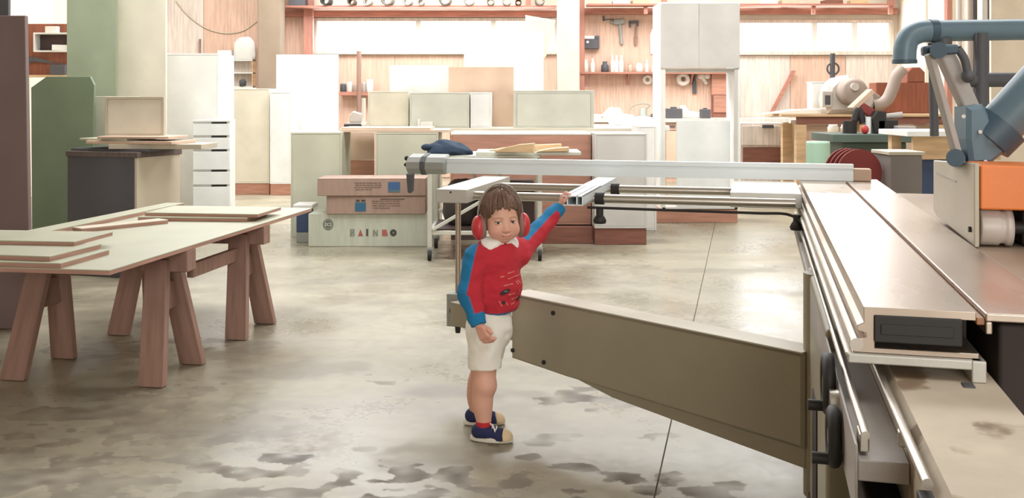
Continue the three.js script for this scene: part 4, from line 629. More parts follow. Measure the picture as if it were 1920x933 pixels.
  [[612, 'darkGrey', 0.16], [660, 'pillar', 0.12], [690, 'paper', 0.13], [727, 'armGrey', 0.2], [765, 'paper', 0.15], [790, 'bottle', 0.1], [835, 'armGrey', 0.2], [880, 'paper', 0.17], [920, 'beige', 0.12], [950, 'bottle', 0.14], [972, 'brownBoard', 0.1], [1012, 'armGrey', 0.16]].forEach(([px, m, r], i) =>
    solo('rolled_sheet', ['dark', 'brownish', 'white', 'wide grey', 'large white', 'small pale', 'broad grey', 'bulging white', 'beige', 'pale', 'reddish', 'long grey'][i] + ' roll stored on the high shelf, ' + ['first', 'second', 'third', 'fourth', 'fifth', 'sixth', 'seventh', 'eighth', 'ninth', 'tenth', 'eleventh', 'last'][i] + ' from the left', 'roll', lathe([[r * 0.35, -0.13], [r * 0.5, -0.13], [r * 0.5, 0.13], [r * 0.35, 0.13], [r * 0.35, -0.13]], 16).rotateX(Math.PI / 2), mat[m], [X(px, 15.6), ys + r * 0.5, -15.62], 0, 'rolls on the high shelf'));
  solo('dark_bin', 'dark box on the high shelf right of the grey column', 'box', [bx(-0.13, 0.13, 0, 0.3, -0.1, 0.1, 0.006), bx(-0.14, 0.14, 0.30, 0.32, -0.11, 0.11, 0.004)], mat.slate, [X(558, 15.6), ys, -15.65]);
  const hs2 = thing('loft_shelf', 'high timber shelf over the right window at the top of the picture', 'shelf', [X(1390, 15.6), Y(8, 15.6), -15.70]);
  mesh('shelf_board', bx(X(1100, 15.6) - X(1390, 15.6), X(1670, 15.6) - X(1390, 15.6), -0.03, 0, -0.05, 0.22), mat.timber, hs2);
  for (const px of [1210, 1524, 1668]) mesh('shelf_post', bx(X(px, 15.6) - X(1390, 15.6) - 0.03, X(px, 15.6) - X(1390, 15.6) + 0.03, -0.16, -0.031, 0.1, 0.16), mat.timberUp, hs2);
  [[1130, 'chip'], [1165, 'paper'], [1200, 'pine'], [1440, 'paper'], [1480, 'chip'], [1560, 'brownBoard'], [1610, 'pine']].forEach(([px, m], i) => solo('plank', ['tan', 'white', 'yellow', 'off-white', 'light brown', 'dark brown', 'pine'][i] + ' plank end on the high shelf over the right window', 'plank', bx(-0.14, 0.13, 0, 0.06, -0.05, 0.2), mat[m], [X(px, 15.6), Y(8, 15.6) + 0.001, -15.70], (i % 3 - 1) * 0.08, 'planks on the right high shelf'));
}
// ---------------------------------------------------------------- right background
{
  const d = 13.0;
  solo('diagonal_plank', 'reddish plank leaning diagonally against the wall under the right window', 'plank', slab([[0, 0], [0.07, 0], [0.45, 0.72], [0.38, 0.72]].map(([a, b]) => [a, b]), 0.03), mat.timber, at(1440, 216, 15.9).toArray());
  const q = thing('drawer_chest', 'cream chest with one dark pull under the right window', 'chest', [X(1438, 12.4), 0.001, -12.7]);
  mesh('chest_body', bx(-0.33, 0.27, 0, Y(231, 12.4), -0.3, 0.28), mat.plyPale, q); const dr = mesh('drawer', bx(-0.31, 0.25, Y(272, 12.4), Y(236, 12.4), 0.281, 0.3), mat.plyPale, q); mesh('pull', bx(-0.06, 0.08, Y(240, 12.4), Y(234, 12.4), 0.3, 0.32), mat.darkGrey, dr);
  mesh('open_bay', bx(-0.30, 0.24, Y(308, 12.4), Y(276, 12.4), 0.281, 0.29), mat.brownBoard, q);
  solo('plank_post', 'pale timber post right of the cream chest', 'post', bx(-0.09, 0.09, 0, Y(225, 12.2), -0.05, 0.05), mat.plyPale, [X(1494, 12.4), 0.001, -12.4]);
  const b = thing('timber_bench', 'timber bench with dark brown rail carrying the moulder', 'bench', [X(1600, 11.5), 0.001, -11.9]);
  const yt = Y(214, 11.5), L = X(1465, 11.5) - X(1600, 11.5), R = X(1785, 11.5) - X(1600, 11.5);
  mesh('worktop', bx(L, R, yt - 0.03, yt, -0.35, 0.4), mat.pine, b); mesh('front_rail', bx(L + 0.2, R, yt - 0.12, yt - 0.031, 0.3, 0.36), mat.brownBoard, b);
  for (const x of [L + 0.25, (L + R) / 2, R - 0.1]) for (const z of [-0.28, 0.3]) mesh('leg', bx(x - 0.06, x + 0.06, 0, yt - 0.121, z - 0.05, z + 0.05), mat.pine, b);
  mesh('front_panel', bx(L + 0.33, R - 0.2, 0.1, yt - 0.125, 0.24, 0.26), mat.chip, b);
  // radial-arm machine with round grey hood
  const m = thing('radial_arm_saw', 'pale grey machine with round motor hood on the timber bench', 'machine', [X(1610, 11.4), yt + 0.001, -11.7]);
  const f = (px, py) => [X(px, 11.4) - X(1610, 11.4), Y(py, 11.4) - yt];
  mesh('hood', slab([[1560, 214], [1556, 185], [1562, 160], [1578, 145], [1600, 140], [1618, 148], [1645, 172], [1652, 196], [1640, 213.9]].map(([a, c]) => { const v = f(a, c); return [v[0], Math.max(0.004, v[1])]; }).reverse(), 0.34, 0.05), mat.machineWhite, m);
  mesh('motor', [lathe([[0.001, -0.12], [0.14, -0.12], [0.16, -0.08], [0.16, 0.12], [0.12, 0.17], [0.001, 0.19]], 26).rotateX(Math.PI / 2).translate(...f(1600, 172), 0.2)], mat.hose, m);
  mesh('motor_hub', rod([...f(1597, 163), 0.36], [...f(1597, 163), 0.42], 0.045), mat.machineWhite, m);
  mesh('arm', bar([...f(1600, 143), 0], [...f(1662, 186), 0.05], 0.09, 0.08, 0.02), mat.hose, m);
  mesh('switch_box', bx(f(1547, 0)[0], f(1566, 0)[0], 0.08, 0.27, 0.1, 0.2, 0.01), mat.machineWhite, m); mesh('switch_plate', bx(f(1552, 0)[0], f(1562, 0)[0], 0.11, 0.22, 0.2, 0.21), mat.slate, m);
  mesh('column', [rod([...f(1582, 150), -0.1], [f(1582, 0)[0], 0.72, -0.1], 0.03), metreUV(new THREE.TorusGeometry(0.07, 0.012, 8, 18)).translate(...f(1583, 127), -0.1)], mat.darkGrey, m);
  solo('white_offcut_board', 'curved white offcut board lying left of the radial machine', 'offcut', slab([[-0.35, 0], [0.3, 0], [0.32, 0.06], [0, 0.05]], 0.3, 0.006), mat.white, [X(1492, 11.6), yt + 0.002, -11.75]);
  solo('white_block', 'bright white box standing behind the radial machine', 'box', [bx(-0.11, 0.15, 0, 0.37, -0.1, 0.1, 0.01), bx(-0.115, 0.155, 0.37, 0.385, -0.105, 0.105, 0.004)], mat.white, [X(1543, 11.9), yt + 0.002, -12.08]);
  solo('brown_cabinet', 'reddish brown box with a rounded top behind the flexible hose', 'box', [bx(-0.36, 0.30, 0, 0.375, -0.12, 0.12, 0.006), slab([[0.02, 0.376], [0.24, 0.376], [0.24, 0.50], [0.18, 0.56], [0.08, 0.56], [0.02, 0.50]], 0.22, 0.01)], mat.brownBox, [X(1697, 12.0), 1.1, -12.1]).position.y = yt + 0.002;
  mesh('extraction_hose', tube([[1706, 128], [1694, 142], [1686, 165], [1676, 186], [1662, 196], [1648, 198]].map(([a, c]) => [...f(a, c), 0.1]), 0.07, 40, 14), mat.hose, m);
  // green spindle machine in front
  const gd = 9.6, y2 = Y(252, gd), gm = thing('spindle_moulder', 'dark green machine table with black motor parts in front of the timber bench', 'machine', [X(1640, gd), 0.001, -gd - 0.35]);
  const gx = px => X(px, gd) - X(1640, gd), gy = py => Y(py, gd);
  mesh('machine_table', bx(gx(1562), gx(1712), y2 - 0.08, y2, -0.35, 0.35, 0.008), mat.green, gm); mesh('machine_body', bx(gx(1585), gx(1705), 0, y2 - 0.082, -0.3, 0.28, 0.01), mat.green, gm);
  mesh('fence_block', bx(gx(1663), gx(1702), y2, gy(226), -0.1, 0.12, 0.01), mat.black, gm); mesh('black_cover', slab([[gx(1656), y2], [gx(1676), y2], [gx(1680), gy(210)], [gx(1662), gy(208)], [gx(1650), gy(225)]], 0.14, 0.01).translate(0, 0, 0.05), mat.black, gm);
  mesh('spindle_post', rod([gx(1644), y2, 0.12], [gx(1644), gy(220), 0.12], 0.028), mat.alu, gm); mesh('black_motor', [rod([gx(1613), y2, 0.05], [gx(1613), gy(228), 0.05], 0.068, 0.068, 20), tube([[gx(1622), gy(228), 0.05], [gx(1630), gy(206), 0.05], [gx(1638), gy(232), 0.06]], 0.035, 20, 10)], mat.black, gm);
  mesh('red_knob', [ball(gx(1631), gy(244), 0.22, 0.036, 1, 1.2, 1)], mat.redPaint, gm);
  mesh('tilted_plank', bar([gx(1620), gy(206), -0.02], [gx(1664), gy(170), -0.1], 0.09, 0.05), mat.chip, gm); mesh('red_guard', bar([gx(1640), gy(200), -0.06], [gx(1662), gy(214), -0.06], 0.14, 0.08), mat.disc, gm);
  mesh('metal_parts', [rod([gx(1672), gy(222), 0], [gx(1715), gy(216), 0.05], 0.03), bx(gx(1690), gx(1722), y2, y2 + 0.08, 0.15, 0.3, 0.008)], mat.armGrey, gm);
  for (const [px, l] of [[1562, 'left one of two small white jars in front of the radial machine'], [1586, 'right one of two small white jars in front of the radial machine']]) solo('jar', l, 'jar', lathe([[0.001, 0], [0.055, 0], [0.06, 0.07], [0.045, 0.085], [0.05, 0.10], [0.001, 0.10]], 16), mat.bottle, [X(px, 10.8), 0.896 + 0.004, -10.8], 0, 'white jars by the moulder');
  solo('jar_shelf', 'pale plank under the two small white jars', 'plank', [bx(-0.16, 0.2, -0.03, 0, -0.12, 0.12), bx(-0.14, -0.08, -0.898, -0.03, -0.05, 0.05), bx(0.12, 0.18, -0.898, -0.03, -0.05, 0.05)], mat.pine, [X(1570, 10.8), 0.899, -10.8]);
  const bn = thing('mint_barrel', 'mint green drum beside the dark green machine', 'drum', [X(1540, 9.2), 0.001, -9.3]);
  mesh('drum_body', lathe([[0.001, 0], [0.105, 0], [0.11, 0.02], [0.11, 0.86], [0.105, 0.88], [0.001, 0.88]], 28), mat.mint, bn); for (const y of [0.3, 0.6]) mesh('drum_hoop', metreUV(new THREE.TorusGeometry(0.111, 0.008, 8, 28).rotateX(Math.PI / 2)).translate(0, y, 0), mat.mint, bn);
  const rk = thing('disc_rack', 'low grey stand holding dark red discs behind the fence end', 'stand', [X(1625, 6.6), 0.001, -6.75]);
  mesh('stand_top', bx(-0.2, 0.10, 0.58, 0.62, -0.18, 0.18), mat.chip, rk); mesh('stand_body', bx(-0.18, 0.08, 0, 0.578, -0.16, 0.16), mat.machineDark, rk);
  for (let i = 0; i < 4; i++) { const o = solo('abrasive_disc', ['frontmost', 'second', 'third', 'rearmost'][i] + ' of the dark red discs standing on edge behind the fence', 'disc', metreUV(new THREE.CylinderGeometry(0.16, 0.16, 0.012, 32).rotateX(Math.PI / 2)), mat.disc, [X(1617, 6.6) - i * 0.012, 0.622 + 0.16, -6.66 - i * 0.05], 0.12, 'dark red discs'); o.scale.set(1, 1, 1); }
  const gb = thing('grey_box', 'grey metal box with pale top right of the dark red discs', 'box', [X(1703, 6.5), 0.001, -6.7]);
  mesh('box_body', bx(-0.10, 0.11, 0, Y(292, 6.5), -0.15, 0.16, 0.006), plain(0x7d7570, 0.6), gb); mesh('box_top', bx(-0.115, 0.125, Y(292, 6.5) + 0.001, Y(285, 6.5), -0.16, 0.17, 0.004), mat.machinePale, gb);
  const sd = thing('side_bench', 'pale side bench with pine front right of the dark green machine', 'bench', [X(1750, 7.6), 0.001, -7.9]);
  mesh('worktop', bx(-0.2, 0.6, Y(256, 7.6), Y(246, 7.6), -0.3, 0.3), mat.white, sd); mesh('front', bx(-0.13, 0.55, Y(300, 7.6), Y(256, 7.6) - 0.001, 0.2, 0.24), mat.pine, sd); for (const x of [-0.1, 0.5]) mesh('leg', bx(x - 0.04, x + 0.04, 0, Y(256, 7.6) - 0.002, -0.25, -0.17), mat.pine, sd); mesh('cupboard', bx(-0.05, 0.45, 0, Y(300, 7.6) - 0.002, -0.15, 0.2), mat.navy, sd);
  // pipes against the pier
  [[1798, 12, 0.03, 'machineWhite'], [1811, 5, 0.03, 'hose'], [1825, 8, 0.042, 'darkGrey'], [1838, 0, 0.028, 'machineWhite'], [1849, 6, 0.034, 'darkGrey']].forEach(([px, , r, m], i) => solo('upright_pipe', ['thin pale', 'grey', 'dark', 'slim white', 'thick dark'][i] + ' pipe standing before the right pier', 'pipe', [rod([0, 0, 0], [0, 3.2, 0], r), rod([0, 0, 0], [0, 0.05, 0], r * 1.15)], mat[m], [X(px, 11.2), 0.001, -11.2 + (i % 2) * 0.11], 0, 'pipes by the right pier'));
}

// ---------------------------------------------------------------- the child
const smin = (a, b, k) => { const h = Math.max(k - Math.abs(a - b), 0) / k; return Math.min(a, b) - h * h * k * 0.25; };
const smax = (a, b, k) => -smin(-a, -b, k);
function cone(x, y, z, a, b, ra, rb) {     // tapered capsule
  const dx = b.x - a.x, dy = b.y - a.y, dz = b.z - a.z, px = x - a.x, py = y - a.y, pz = z - a.z;
  const t = clamp((px * dx + py * dy + pz * dz) / (dx * dx + dy * dy + dz * dz));
  return Math.hypot(px - dx * t, py - dy * t, pz - dz * t) - (ra + (rb - ra) * t);
}
const ell = (x, y, z, cx, cy, cz, rx, ry, rz) => { const a = (x - cx) / rx, b = (y - cy) / ry, c = (z - cz) / rz, k = Math.hypot(a, b, c); return (k - 1) * Math.min(rx, ry, rz) * (k < 1e-6 ? 1 : 1); };
function nets(fn, lo, hi, cell, colour) {   // surface nets of fn = 0
  const nx = Math.ceil((hi[0] - lo[0]) / cell) + 1, ny = Math.ceil((hi[1] - lo[1]) / cell) + 1, nz = Math.ceil((hi[2] - lo[2]) / cell) + 1, f = new Float32Array(nx * ny * nz);
  const id = (i, j, k) => (k * ny + j) * nx + i;
  for (let k = 0; k < nz; k++) for (let j = 0; j < ny; j++) for (let i = 0; i < nx; i++) f[id(i, j, k)] = fn(lo[0] + i * cell, lo[1] + j * cell, lo[2] + k * cell);
  const at_ = new Int32Array(nx * ny * nz).fill(-1), pos = [], idx = [];
  for (let k = 0; k + 1 < nz; k++) for (let j = 0; j + 1 < ny; j++) for (let i = 0; i + 1 < nx; i++) {
    let n = 0, sx = 0, sy = 0, sz = 0; const v = [];
    for (let c = 0; c < 8; c++) v.push(f[id(i + (c & 1), j + (c >> 1 & 1), k + (c >> 2))]);
    let neg = 0; for (const q of v) if (q < 0) neg++;
    if (neg === 0 || neg === 8) continue;
    for (let a = 0; a < 8; a++) for (const bit of [1, 2, 4]) { if (a & bit) continue; const b = a | bit; if ((v[a] < 0) === (v[b] < 0)) continue; const t = v[a] / (v[a] - v[b]); sx += (a & 1) + (bit === 1 ? t : 0); sy += (a >> 1 & 1) + (bit === 2 ? t : 0); sz += (a >> 2) + (bit === 4 ? t : 0); n++; }
    at_[id(i, j, k)] = pos.length / 3; pos.push(lo[0] + (i + sx / n) * cell, lo[1] + (j + sy / n) * cell, lo[2] + (k + sz / n) * cell);
  }
  for (let k = 1; k + 1 < nz; k++) for (let j = 1; j + 1 < ny; j++) for (let i = 1; i + 1 < nx; i++) {
    const a = f[id(i, j, k)] < 0;
    const quad = (p, q, r, s, flip) => { if (p < 0 || q < 0 || r < 0 || s < 0) return; flip ? idx.push(p, r, q, p, s, r) : idx.push(p, q, r, p, r, s); };
    if (a !== f[id(i + 1, j, k)] < 0) quad(at_[id(i, j - 1, k - 1)], at_[id(i, j, k - 1)], at_[id(i, j, k)], at_[id(i, j - 1, k)], !a);
    if (a !== f[id(i, j + 1, k)] < 0) quad(at_[id(i - 1, j, k - 1)], at_[id(i - 1, j, k)], at_[id(i, j, k)], at_[id(i, j, k - 1)], !a);
    if (a !== f[id(i, j, k + 1)] < 0) quad(at_[id(i - 1, j - 1, k)], at_[id(i, j - 1, k)], at_[id(i, j, k)], at_[id(i - 1, j, k)], !a);
  }
  const nrm = new Float32Array(pos.length), col = colour && new Float32Array(pos.length), e = cell * 0.4;
  for (let i = 0; i < pos.length; i += 3) {
    const [x, y, z] = [pos[i], pos[i + 1], pos[i + 2]], gx = fn(x + e, y, z) - fn(x - e, y, z), gy = fn(x, y + e, z) - fn(x, y - e, z), gz = fn(x, y, z + e) - fn(x, y, z - e), L = Math.hypot(gx, gy, gz) || 1;
    nrm[i] = gx / L; nrm[i + 1] = gy / L; nrm[i + 2] = gz / L;
    if (colour) { const c = colour(x, y, z, nrm[i], nrm[i + 1], nrm[i + 2]); col[i] = c[0]; col[i + 1] = c[1]; col[i + 2] = c[2]; }
  }
  const g = new THREE.BufferGeometry(); g.setAttribute('position', new THREE.Float32BufferAttribute(pos, 3)); g.setAttribute('normal', new THREE.BufferAttribute(nrm, 3));
  const uv = new Float32Array(pos.length / 3 * 2); for (let i = 0; i < uv.length / 2; i++) { uv[2 * i] = pos[3 * i] + pos[3 * i + 2] * 0.6; uv[2 * i + 1] = pos[3 * i + 1]; }
  g.setAttribute('uv', new THREE.BufferAttribute(uv, 2)); if (colour) g.setAttribute('color', new THREE.BufferAttribute(col, 3)); g.setIndex(idx); return g;
}
const lin = h => { const c = new THREE.Color(h); return [c.r, c.g, c.b]; };
const mixc = (a, b, t) => [a[0] + (b[0] - a[0]) * t, a[1] + (b[1] - a[1]) * t, a[2] + (b[2] - a[2]) * t];
{
  const O = V(-0.0817, 0, -3.78), J = (px, py, d) => at(px, py, d).sub(O);
  const skinM = new THREE.MeshPhysicalMaterial({ vertexColors: true, roughness: 0.55, sheen: 0.2 });
  const SK = lin(0xd9a68f), RED = lin(0xba2a36), BLUE = lin(0x1b74a3), PINK = lin(0xd98f80), LIP = lin(0xc27c70);
  const j = {
    pelvis: J(917, 612, 3.78), chest: J(930, 512, 3.78), neck: J(930, 462, 3.78), neckTop: J(936, 440, 3.77),
    rs: J(893, 484, 3.71), re: J(879, 548, 3.67), rw: J(898, 608, 3.63), ls: J(968, 474, 3.85), le: J(1008, 436, 4.0), lw: J(1048, 390, 4.125),
    rh: J(911, 625, 3.735), rk: J(908, 722, 3.70), ra: J(907, 806, 3.70), lh: J(920, 620, 3.83), lk: J(899, 714, 3.87), la: J(894, 783, 3.885),
  };
  // --- hands
  function handBones(w, fwd, palm, thumbSide, curl, spread, scale, thumbDir) {   // list of [a, b, ra, rb]
    const f = fwd.clone().normalize(), s = thumbSide.clone().addScaledVector(f, -thumbSide.dot(f)).normalize(), n = palm.clone().addScaledVector(f, -palm.dot(f)).addScaledVector(s, -palm.dot(s)).normalize();
    const P = (a, b, c) => w.clone().addScaledVector(f, a * scale).addScaledVector(s, b * scale).addScaledVector(n, c * scale), out = [];
    for (const b of [-0.019, -0.006, 0.007, 0.018]) out.push([P(0.004, b * 0.7, 0), P(0.046, b, 0), 0.0105 * scale, 0.0095 * scale]);
    const L = [[0.017, 0.013, 0.010, -0.020], [0.021, 0.015, 0.011, -0.007], [0.023, 0.016, 0.012, 0.0065], [0.020, 0.014, 0.011, 0.0195]];
    L.forEach(([a, b, c, off], i) => {
      let p = P(0.048, off, 0), ang = curl[0], dir = () => f.clone().multiplyScalar(Math.cos(ang)).addScaledVector(n, Math.sin(ang)).addScaledVector(s, spread * off * 8);
      [a, b, c].forEach((len, k) => { const q = p.clone().addScaledVector(dir(), len * scale); out.push([p, q, (0.0082 - k * 0.0007) * scale, (0.0076 - k * 0.0007) * scale]); p = q; ang += curl[k + 1] || 0; });
    });
    const t0 = P(0.012, 0.016, 0.004), t1 = t0.clone().add(P(thumbDir[0], thumbDir[1], thumbDir[2]).sub(w).setLength(0.022 * scale)), t2 = t1.clone().add(P(thumbDir[0] * 1.2, thumbDir[1] * 0.5, thumbDir[2] * 1.3).sub(w).setLength(0.018 * scale));
    out.push([t0, t1, 0.011 * scale, 0.0088 * scale], [t1, t2, 0.0088 * scale, 0.0075 * scale]); return out;
  }
  const handR = handBones(j.rw.clone().add(V(0.004, -0.008, 0.003)), V(0.42, -0.82, 0.12), V(0.55, 0.1, -0.55), V(0.75, 0.4, 0.55), [0.45, 0.6, 0.5], 0.25, 0.86, [0.016, 0.016, 0.0]);
  const holdDir = V(0.18, 0.93, -0.1), handL = handBones(j.lw.clone().add(V(0.006, 0.006, -0.004)), holdDir, V(0.95, -0.05, 0.2), V(-0.1, 0.0, 0.95), [0.75, 1.0, 0.75], 0.1, 0.92, [0.016, 0.012, 0.008]);
  const handFn = bones => (x, y, z) => { let d = 1; for (const [a, b, ra, rb] of bones) d = smin(d, cone(x, y, z, a, b, ra, rb), 0.005); return d; };
  // --- head frame
  const HC = J(940, 399, 3.765), headTurn = new THREE.Euler(0.03, 0.27, 0.03, 'YXZ'), hq = new THREE.Quaternion().setFromEuler(headTurn), hInv = new THREE.Matrix4().compose(HC, hq, V(1, 1, 1)).invert(), hm = hInv.elements;
  const skull = (x, y, z) => smin(ell(x, y, z, 0, 0.022, -0.012, 0.068, 0.075, 0.082), ell(x, y, z, 0, -0.045, 0.012, 0.055, 0.06, 0.058), 0.035);
  const headFn = (x, y, z) => {
    const ax = Math.abs(x); let d = skull(x, y, z);
    d = smin(d, Math.hypot(x, y + 0.088, z - 0.042) - 0.019, 0.02);
    d = smin(d, Math.hypot(ax - 0.0325, y + 0.061, z - 0.037) - 0.0265, 0.022);
    d = smax(d, -(Math.hypot(ax - 0.0285, y + 0.023, (z - 0.083) * 0.9) - 0.0145), 0.012);
    d = smin(d, cone(x, y, z, V(0, -0.026, 0.0615), V(0, -0.055, 0.0745), 0.0050, 0.0085), 0.012);
    d = smin(d, Math.hypot(ax - 0.0082, y + 0.0570, z - 0.0700) - 0.0056, 0.006);
    d = smin(d, cone(ax, y, z, V(0.014, -0.0085, 0.0635), V(0.040, -0.0095, 0.051), 0.0040, 0.0035), 0.010);
    // lids round the eyeballs, open in a narrow slit
    let lid = Math.hypot(ax - 0.0285, y + 0.025, z - 0.0575) - 0.0122; lid = Math.max(lid, -(Math.abs(y + 0.0262 + (ax - 0.0285) * 0.08) - 0.0042 + Math.abs(ax - 0.0285) * 0.15)); d = Math.min(d, Math.max(lid, z > 0.05 ? -1 : 1));
    d = smin(d, cone(x, y, z, V(-0.011, -0.0768, 0.0660), V(0.011, -0.0768, 0.0660), 0.0030, 0.0030), 0.007);
    d = smin(d, cone(x, y, z, V(-0.009, -0.0835, 0.0640), V(0.009, -0.0835, 0.0640), 0.0036, 0.0036), 0.008);
    d = smax(d, -(cone(ax, y, z, V(0.0, -0.0803, 0.0715), V(0.0205, -0.0762, 0.0640), 0.0011, 0.0007)), 0.003);
    d = smin(d, ell(ax, y, z, 0.071, -0.028, -0.01, 0.010, 0.026, 0.017), 0.006);
    return d;
  };
  const toHead = (x, y, z) => [hm[0] * x + hm[4] * y + hm[8] * z + hm[12], hm[1] * x + hm[5] * y + hm[9] * z + hm[13], hm[2] * x + hm[6] * y + hm[10] * z + hm[14]];
  const headColour = (x, y, z) => {
    const ax = Math.abs(x); let c = mixc(SK, PINK, 0.55 * sstep(0.03, 0.0, Math.hypot(ax - 0.034, y + 0.058, z - 0.055) - 0.004) + 0.35 * sstep(0.014, 0, Math.hypot(x, y + 0.055, z - 0.082)));
    const lip = Math.max(Math.abs(y + 0.0803 - (x * x) * 9) - 0.0052 + Math.abs(x) * 0.19, z < 0.055 ? 1 : -1); c = mixc(c, LIP, sstep(0.0015, -0.0015, lip));
    const brow = Math.abs(y + 0.0085 + (ax - 0.027) * (ax - 0.027) * 9) - 0.0022; if (z > 0.04 && ax > 0.012 && ax < 0.044) c = mixc(c, lin(0x8a6552), 0.42 * sstep(0.0018, -0.0005, brow));
    const lash = Math.abs(y + 0.0215 + (ax - 0.0285) * 0.08 + Math.abs(ax - 0.0285) * 0.14) - 0.0010; if (z > 0.055 && Math.abs(ax - 0.0285) < 0.013) c = mixc(c, lin(0x5b3f36), 0.9 * sstep(0.0018, 0, lash));
    return c;
  };
  // --- limbs and trunk under the clothes
  const bodyFn = (x, y, z) => {
    let d = cone(x, y, z, j.neck, j.neckTop, 0.036, 0.032);
    d = smin(d, cone(x, y, z, j.chest, j.pelvis, 0.062, 0.06), 0.04); d = smin(d, cone(x, y, z, j.rs, j.ls, 0.034, 0.034), 0.04);
    for (const [a, b, c, r] of [[j.rs, j.re, j.rw, 1], [j.ls, j.le, j.lw, 1]]) { d = smin(d, cone(x, y, z, a, b, 0.030, 0.025), 0.02); d = smin(d, cone(x, y, z, b, c, 0.025, 0.0175), 0.015); }
    for (const [h, k, a] of [[j.rh, j.rk, j.ra], [j.lh, j.lk, j.la]]) {
      let l = smin(cone(x, y, z, h, k, 0.056, 0.040), cone(x, y, z, k, a, 0.0375, 0.0255), 0.02);
      const calf = k.clone().lerp(a, 0.35); l = smin(l, ell(x, y, z, calf.x - 0.012, calf.y, calf.z - 0.004, 0.034, 0.062, 0.034), 0.02); l = smin(l, ell(x, y, z, k.x + 0.012, k.y, k.z + 0.004, 0.031, 0.03, 0.031), 0.02);
      d = smin(d, l, 0.008);
    }
    return d;
  };
  const shade = (x, y, z) => { const knee = Math.min(Math.hypot(x - j.rk.x - 0.02, y - j.rk.y, z - j.rk.z), Math.hypot(x - j.lk.x - 0.02, y - j.lk.y, z - j.lk.z)); return mixc(SK, PINK, 0.25 * sstep(0.05, 0.01, knee) + 0.1); };
  const headG = nets(headFn, [-0.09, -0.118, -0.105], [0.09, 0.108, 0.095], 0.0023, headColour).applyMatrix4(new THREE.Matrix4().compose(HC, hq, V(1, 1, 1)));
  const handColour = () => mixc(SK, PINK, 0.3), box3 = (bones, m = 0.016) => { const b = new THREE.Box3(); bones.forEach(([p, q]) => b.expandByPoint(p).expandByPoint(q)); b.expandByScalar(m); return [b.min.toArray(), b.max.toArray()]; };
  const person = mesh('person', mergeGeometries([nets(bodyFn, [-0.14, 0.02, -0.42], [0.30, 0.86, 0.22], 0.006, shade), headG, nets(handFn(handR), ...box3(handR), 0.0022, handColour), nets(handFn(handL), ...box3(handL), 0.0022, handColour)]), skinM);
  person.position.copy(O); tag(person, 'small child in red and blue sweatshirt, white shorts and sneakers, holding the saw bar', 'person');
  // eyes
  for (const s of [-1, 1]) {
    const e = mesh('eye', ball(0, 0, 0, 0.0108), M(0xe9e2dc, 0.25), person); e.position.copy(V(s * 0.0285, -0.025, 0.0575).applyQuaternion(hq).add(HC)); e.quaternion.copy(hq);
    mesh('iris', metreUV(new THREE.SphereGeometry(0.0111, 20, 12, 0, Math.PI * 2, 0, 0.56).rotateX(Math.PI / 2).rotateY(-0.2)), M(0x3a2a24, 0.2), e);
  }
  // hair: a cap of strands cut in a straight fringe
  const hairFn = (x, y, z) => {
    const ang = Math.atan2(x, z), lean = ang + 0.25 * noise.noise(y * 16 + 3, ang * 1.5), strand = 0.0028 * noise.noise(lean * 17 + 40, y * 10 + 10) + 0.0026 * noise.noise(lean * 38, y * 9, 3) + 0.004 * noise.noise(lean * 5 + 9, y * 18, 1);
    let d = ell(x, y, z, 0, 0.020, -0.012, 0.078, 0.080, 0.092) + strand * 1.2;
    d = smax(d, -(ell(x, y, z, 0, 0.012, -0.014, 0.067, 0.073, 0.080)), 0.004);
    const a = Math.abs(ang), line = a < 0.62 ? 0.027 - 0.016 * a : a < 1.15 ? 0.017 - (a - 0.62) * 0.098 : a < 2 ? -0.035 : -0.05;
    const cut = line + 0.009 * noise.noise(ang * 11 + 5, 1.5) + 0.005 * noise.noise(ang * 34, 3.5);
    return smax(d, cut - y, 0.006);
  };
  const hair = mesh('hair', nets(hairFn, [-0.10, -0.075, -0.125], [0.10, 0.125, 0.105], 0.0028, (x, y, z) => { const ang = Math.atan2(x, z), k = 0.5 + 0.5 * noise.noise(ang * 24, y * 9, 2); return mixc(lin(0x4d372b), lin(0x7f5f4a), k); }), new THREE.MeshStandardMaterial({ vertexColors: true, roughness: 0.6 }), person);
  hair.position.copy(HC); hair.quaternion.copy(hq);
  // sweatshirt
  const fy = 0.72, fwd = V(Math.sin(fy), 0, Math.cos(fy)), lat = V(Math.cos(fy), 0, -Math.sin(fy)), tc = J(930, 535, 3.78);
  const armT = (x, y, z, a, b) => { const d = b.clone().sub(a); return ((x - a.x) * d.x + (y - a.y) * d.y + (z - a.z) * d.z) / d.lengthSq(); };
  const arms = { r: (x, y, z) => smin(cone(x, y, z, j.rs, j.re, 0.047, 0.043), cone(x, y, z, j.re, j.rw, 0.043, 0.030), 0.02), l: (x, y, z) => smin(cone(x, y, z, j.ls, j.le, 0.050, 0.040), cone(x, y, z, j.le, j.lw, 0.040, 0.030), 0.02) };
  const hemY = 0.462;
  const torsoFn = (x, y, z) => {
    const u = (x - tc.x) * lat.x + (z - tc.z) * lat.z, w = (x - tc.x) * fwd.x + (z - tc.z) * fwd.z, t = clamp((y - hemY) / (0.74 - hemY)), belly = 1 + 0.10 * Math.sin(Math.min(1, t * 1.25) * Math.PI) - 0.10 * sstep(0.06, 0.0, t);
    const a = 0.098 * belly * (1 - 0.30 * sstep(0.72, 1.0, t)), b = 0.084 * belly * (1 - 0.18 * sstep(0.7, 1, t)), k = Math.hypot(u / a, (w + 0.004) / b);
    return smax((k - 1) * 0.085, Math.abs(y - (hemY + 0.735) / 2) - (0.735 - hemY) / 2, 0.03);
  };
  const folds = (x, y, z) => 0.005 * noise.noise(x * 18 + y * 14 + 3, y * 30 - x * 10, z * 8) + 0.002 * noise.noise(x * 50, y * 60 + 8, z * 20);
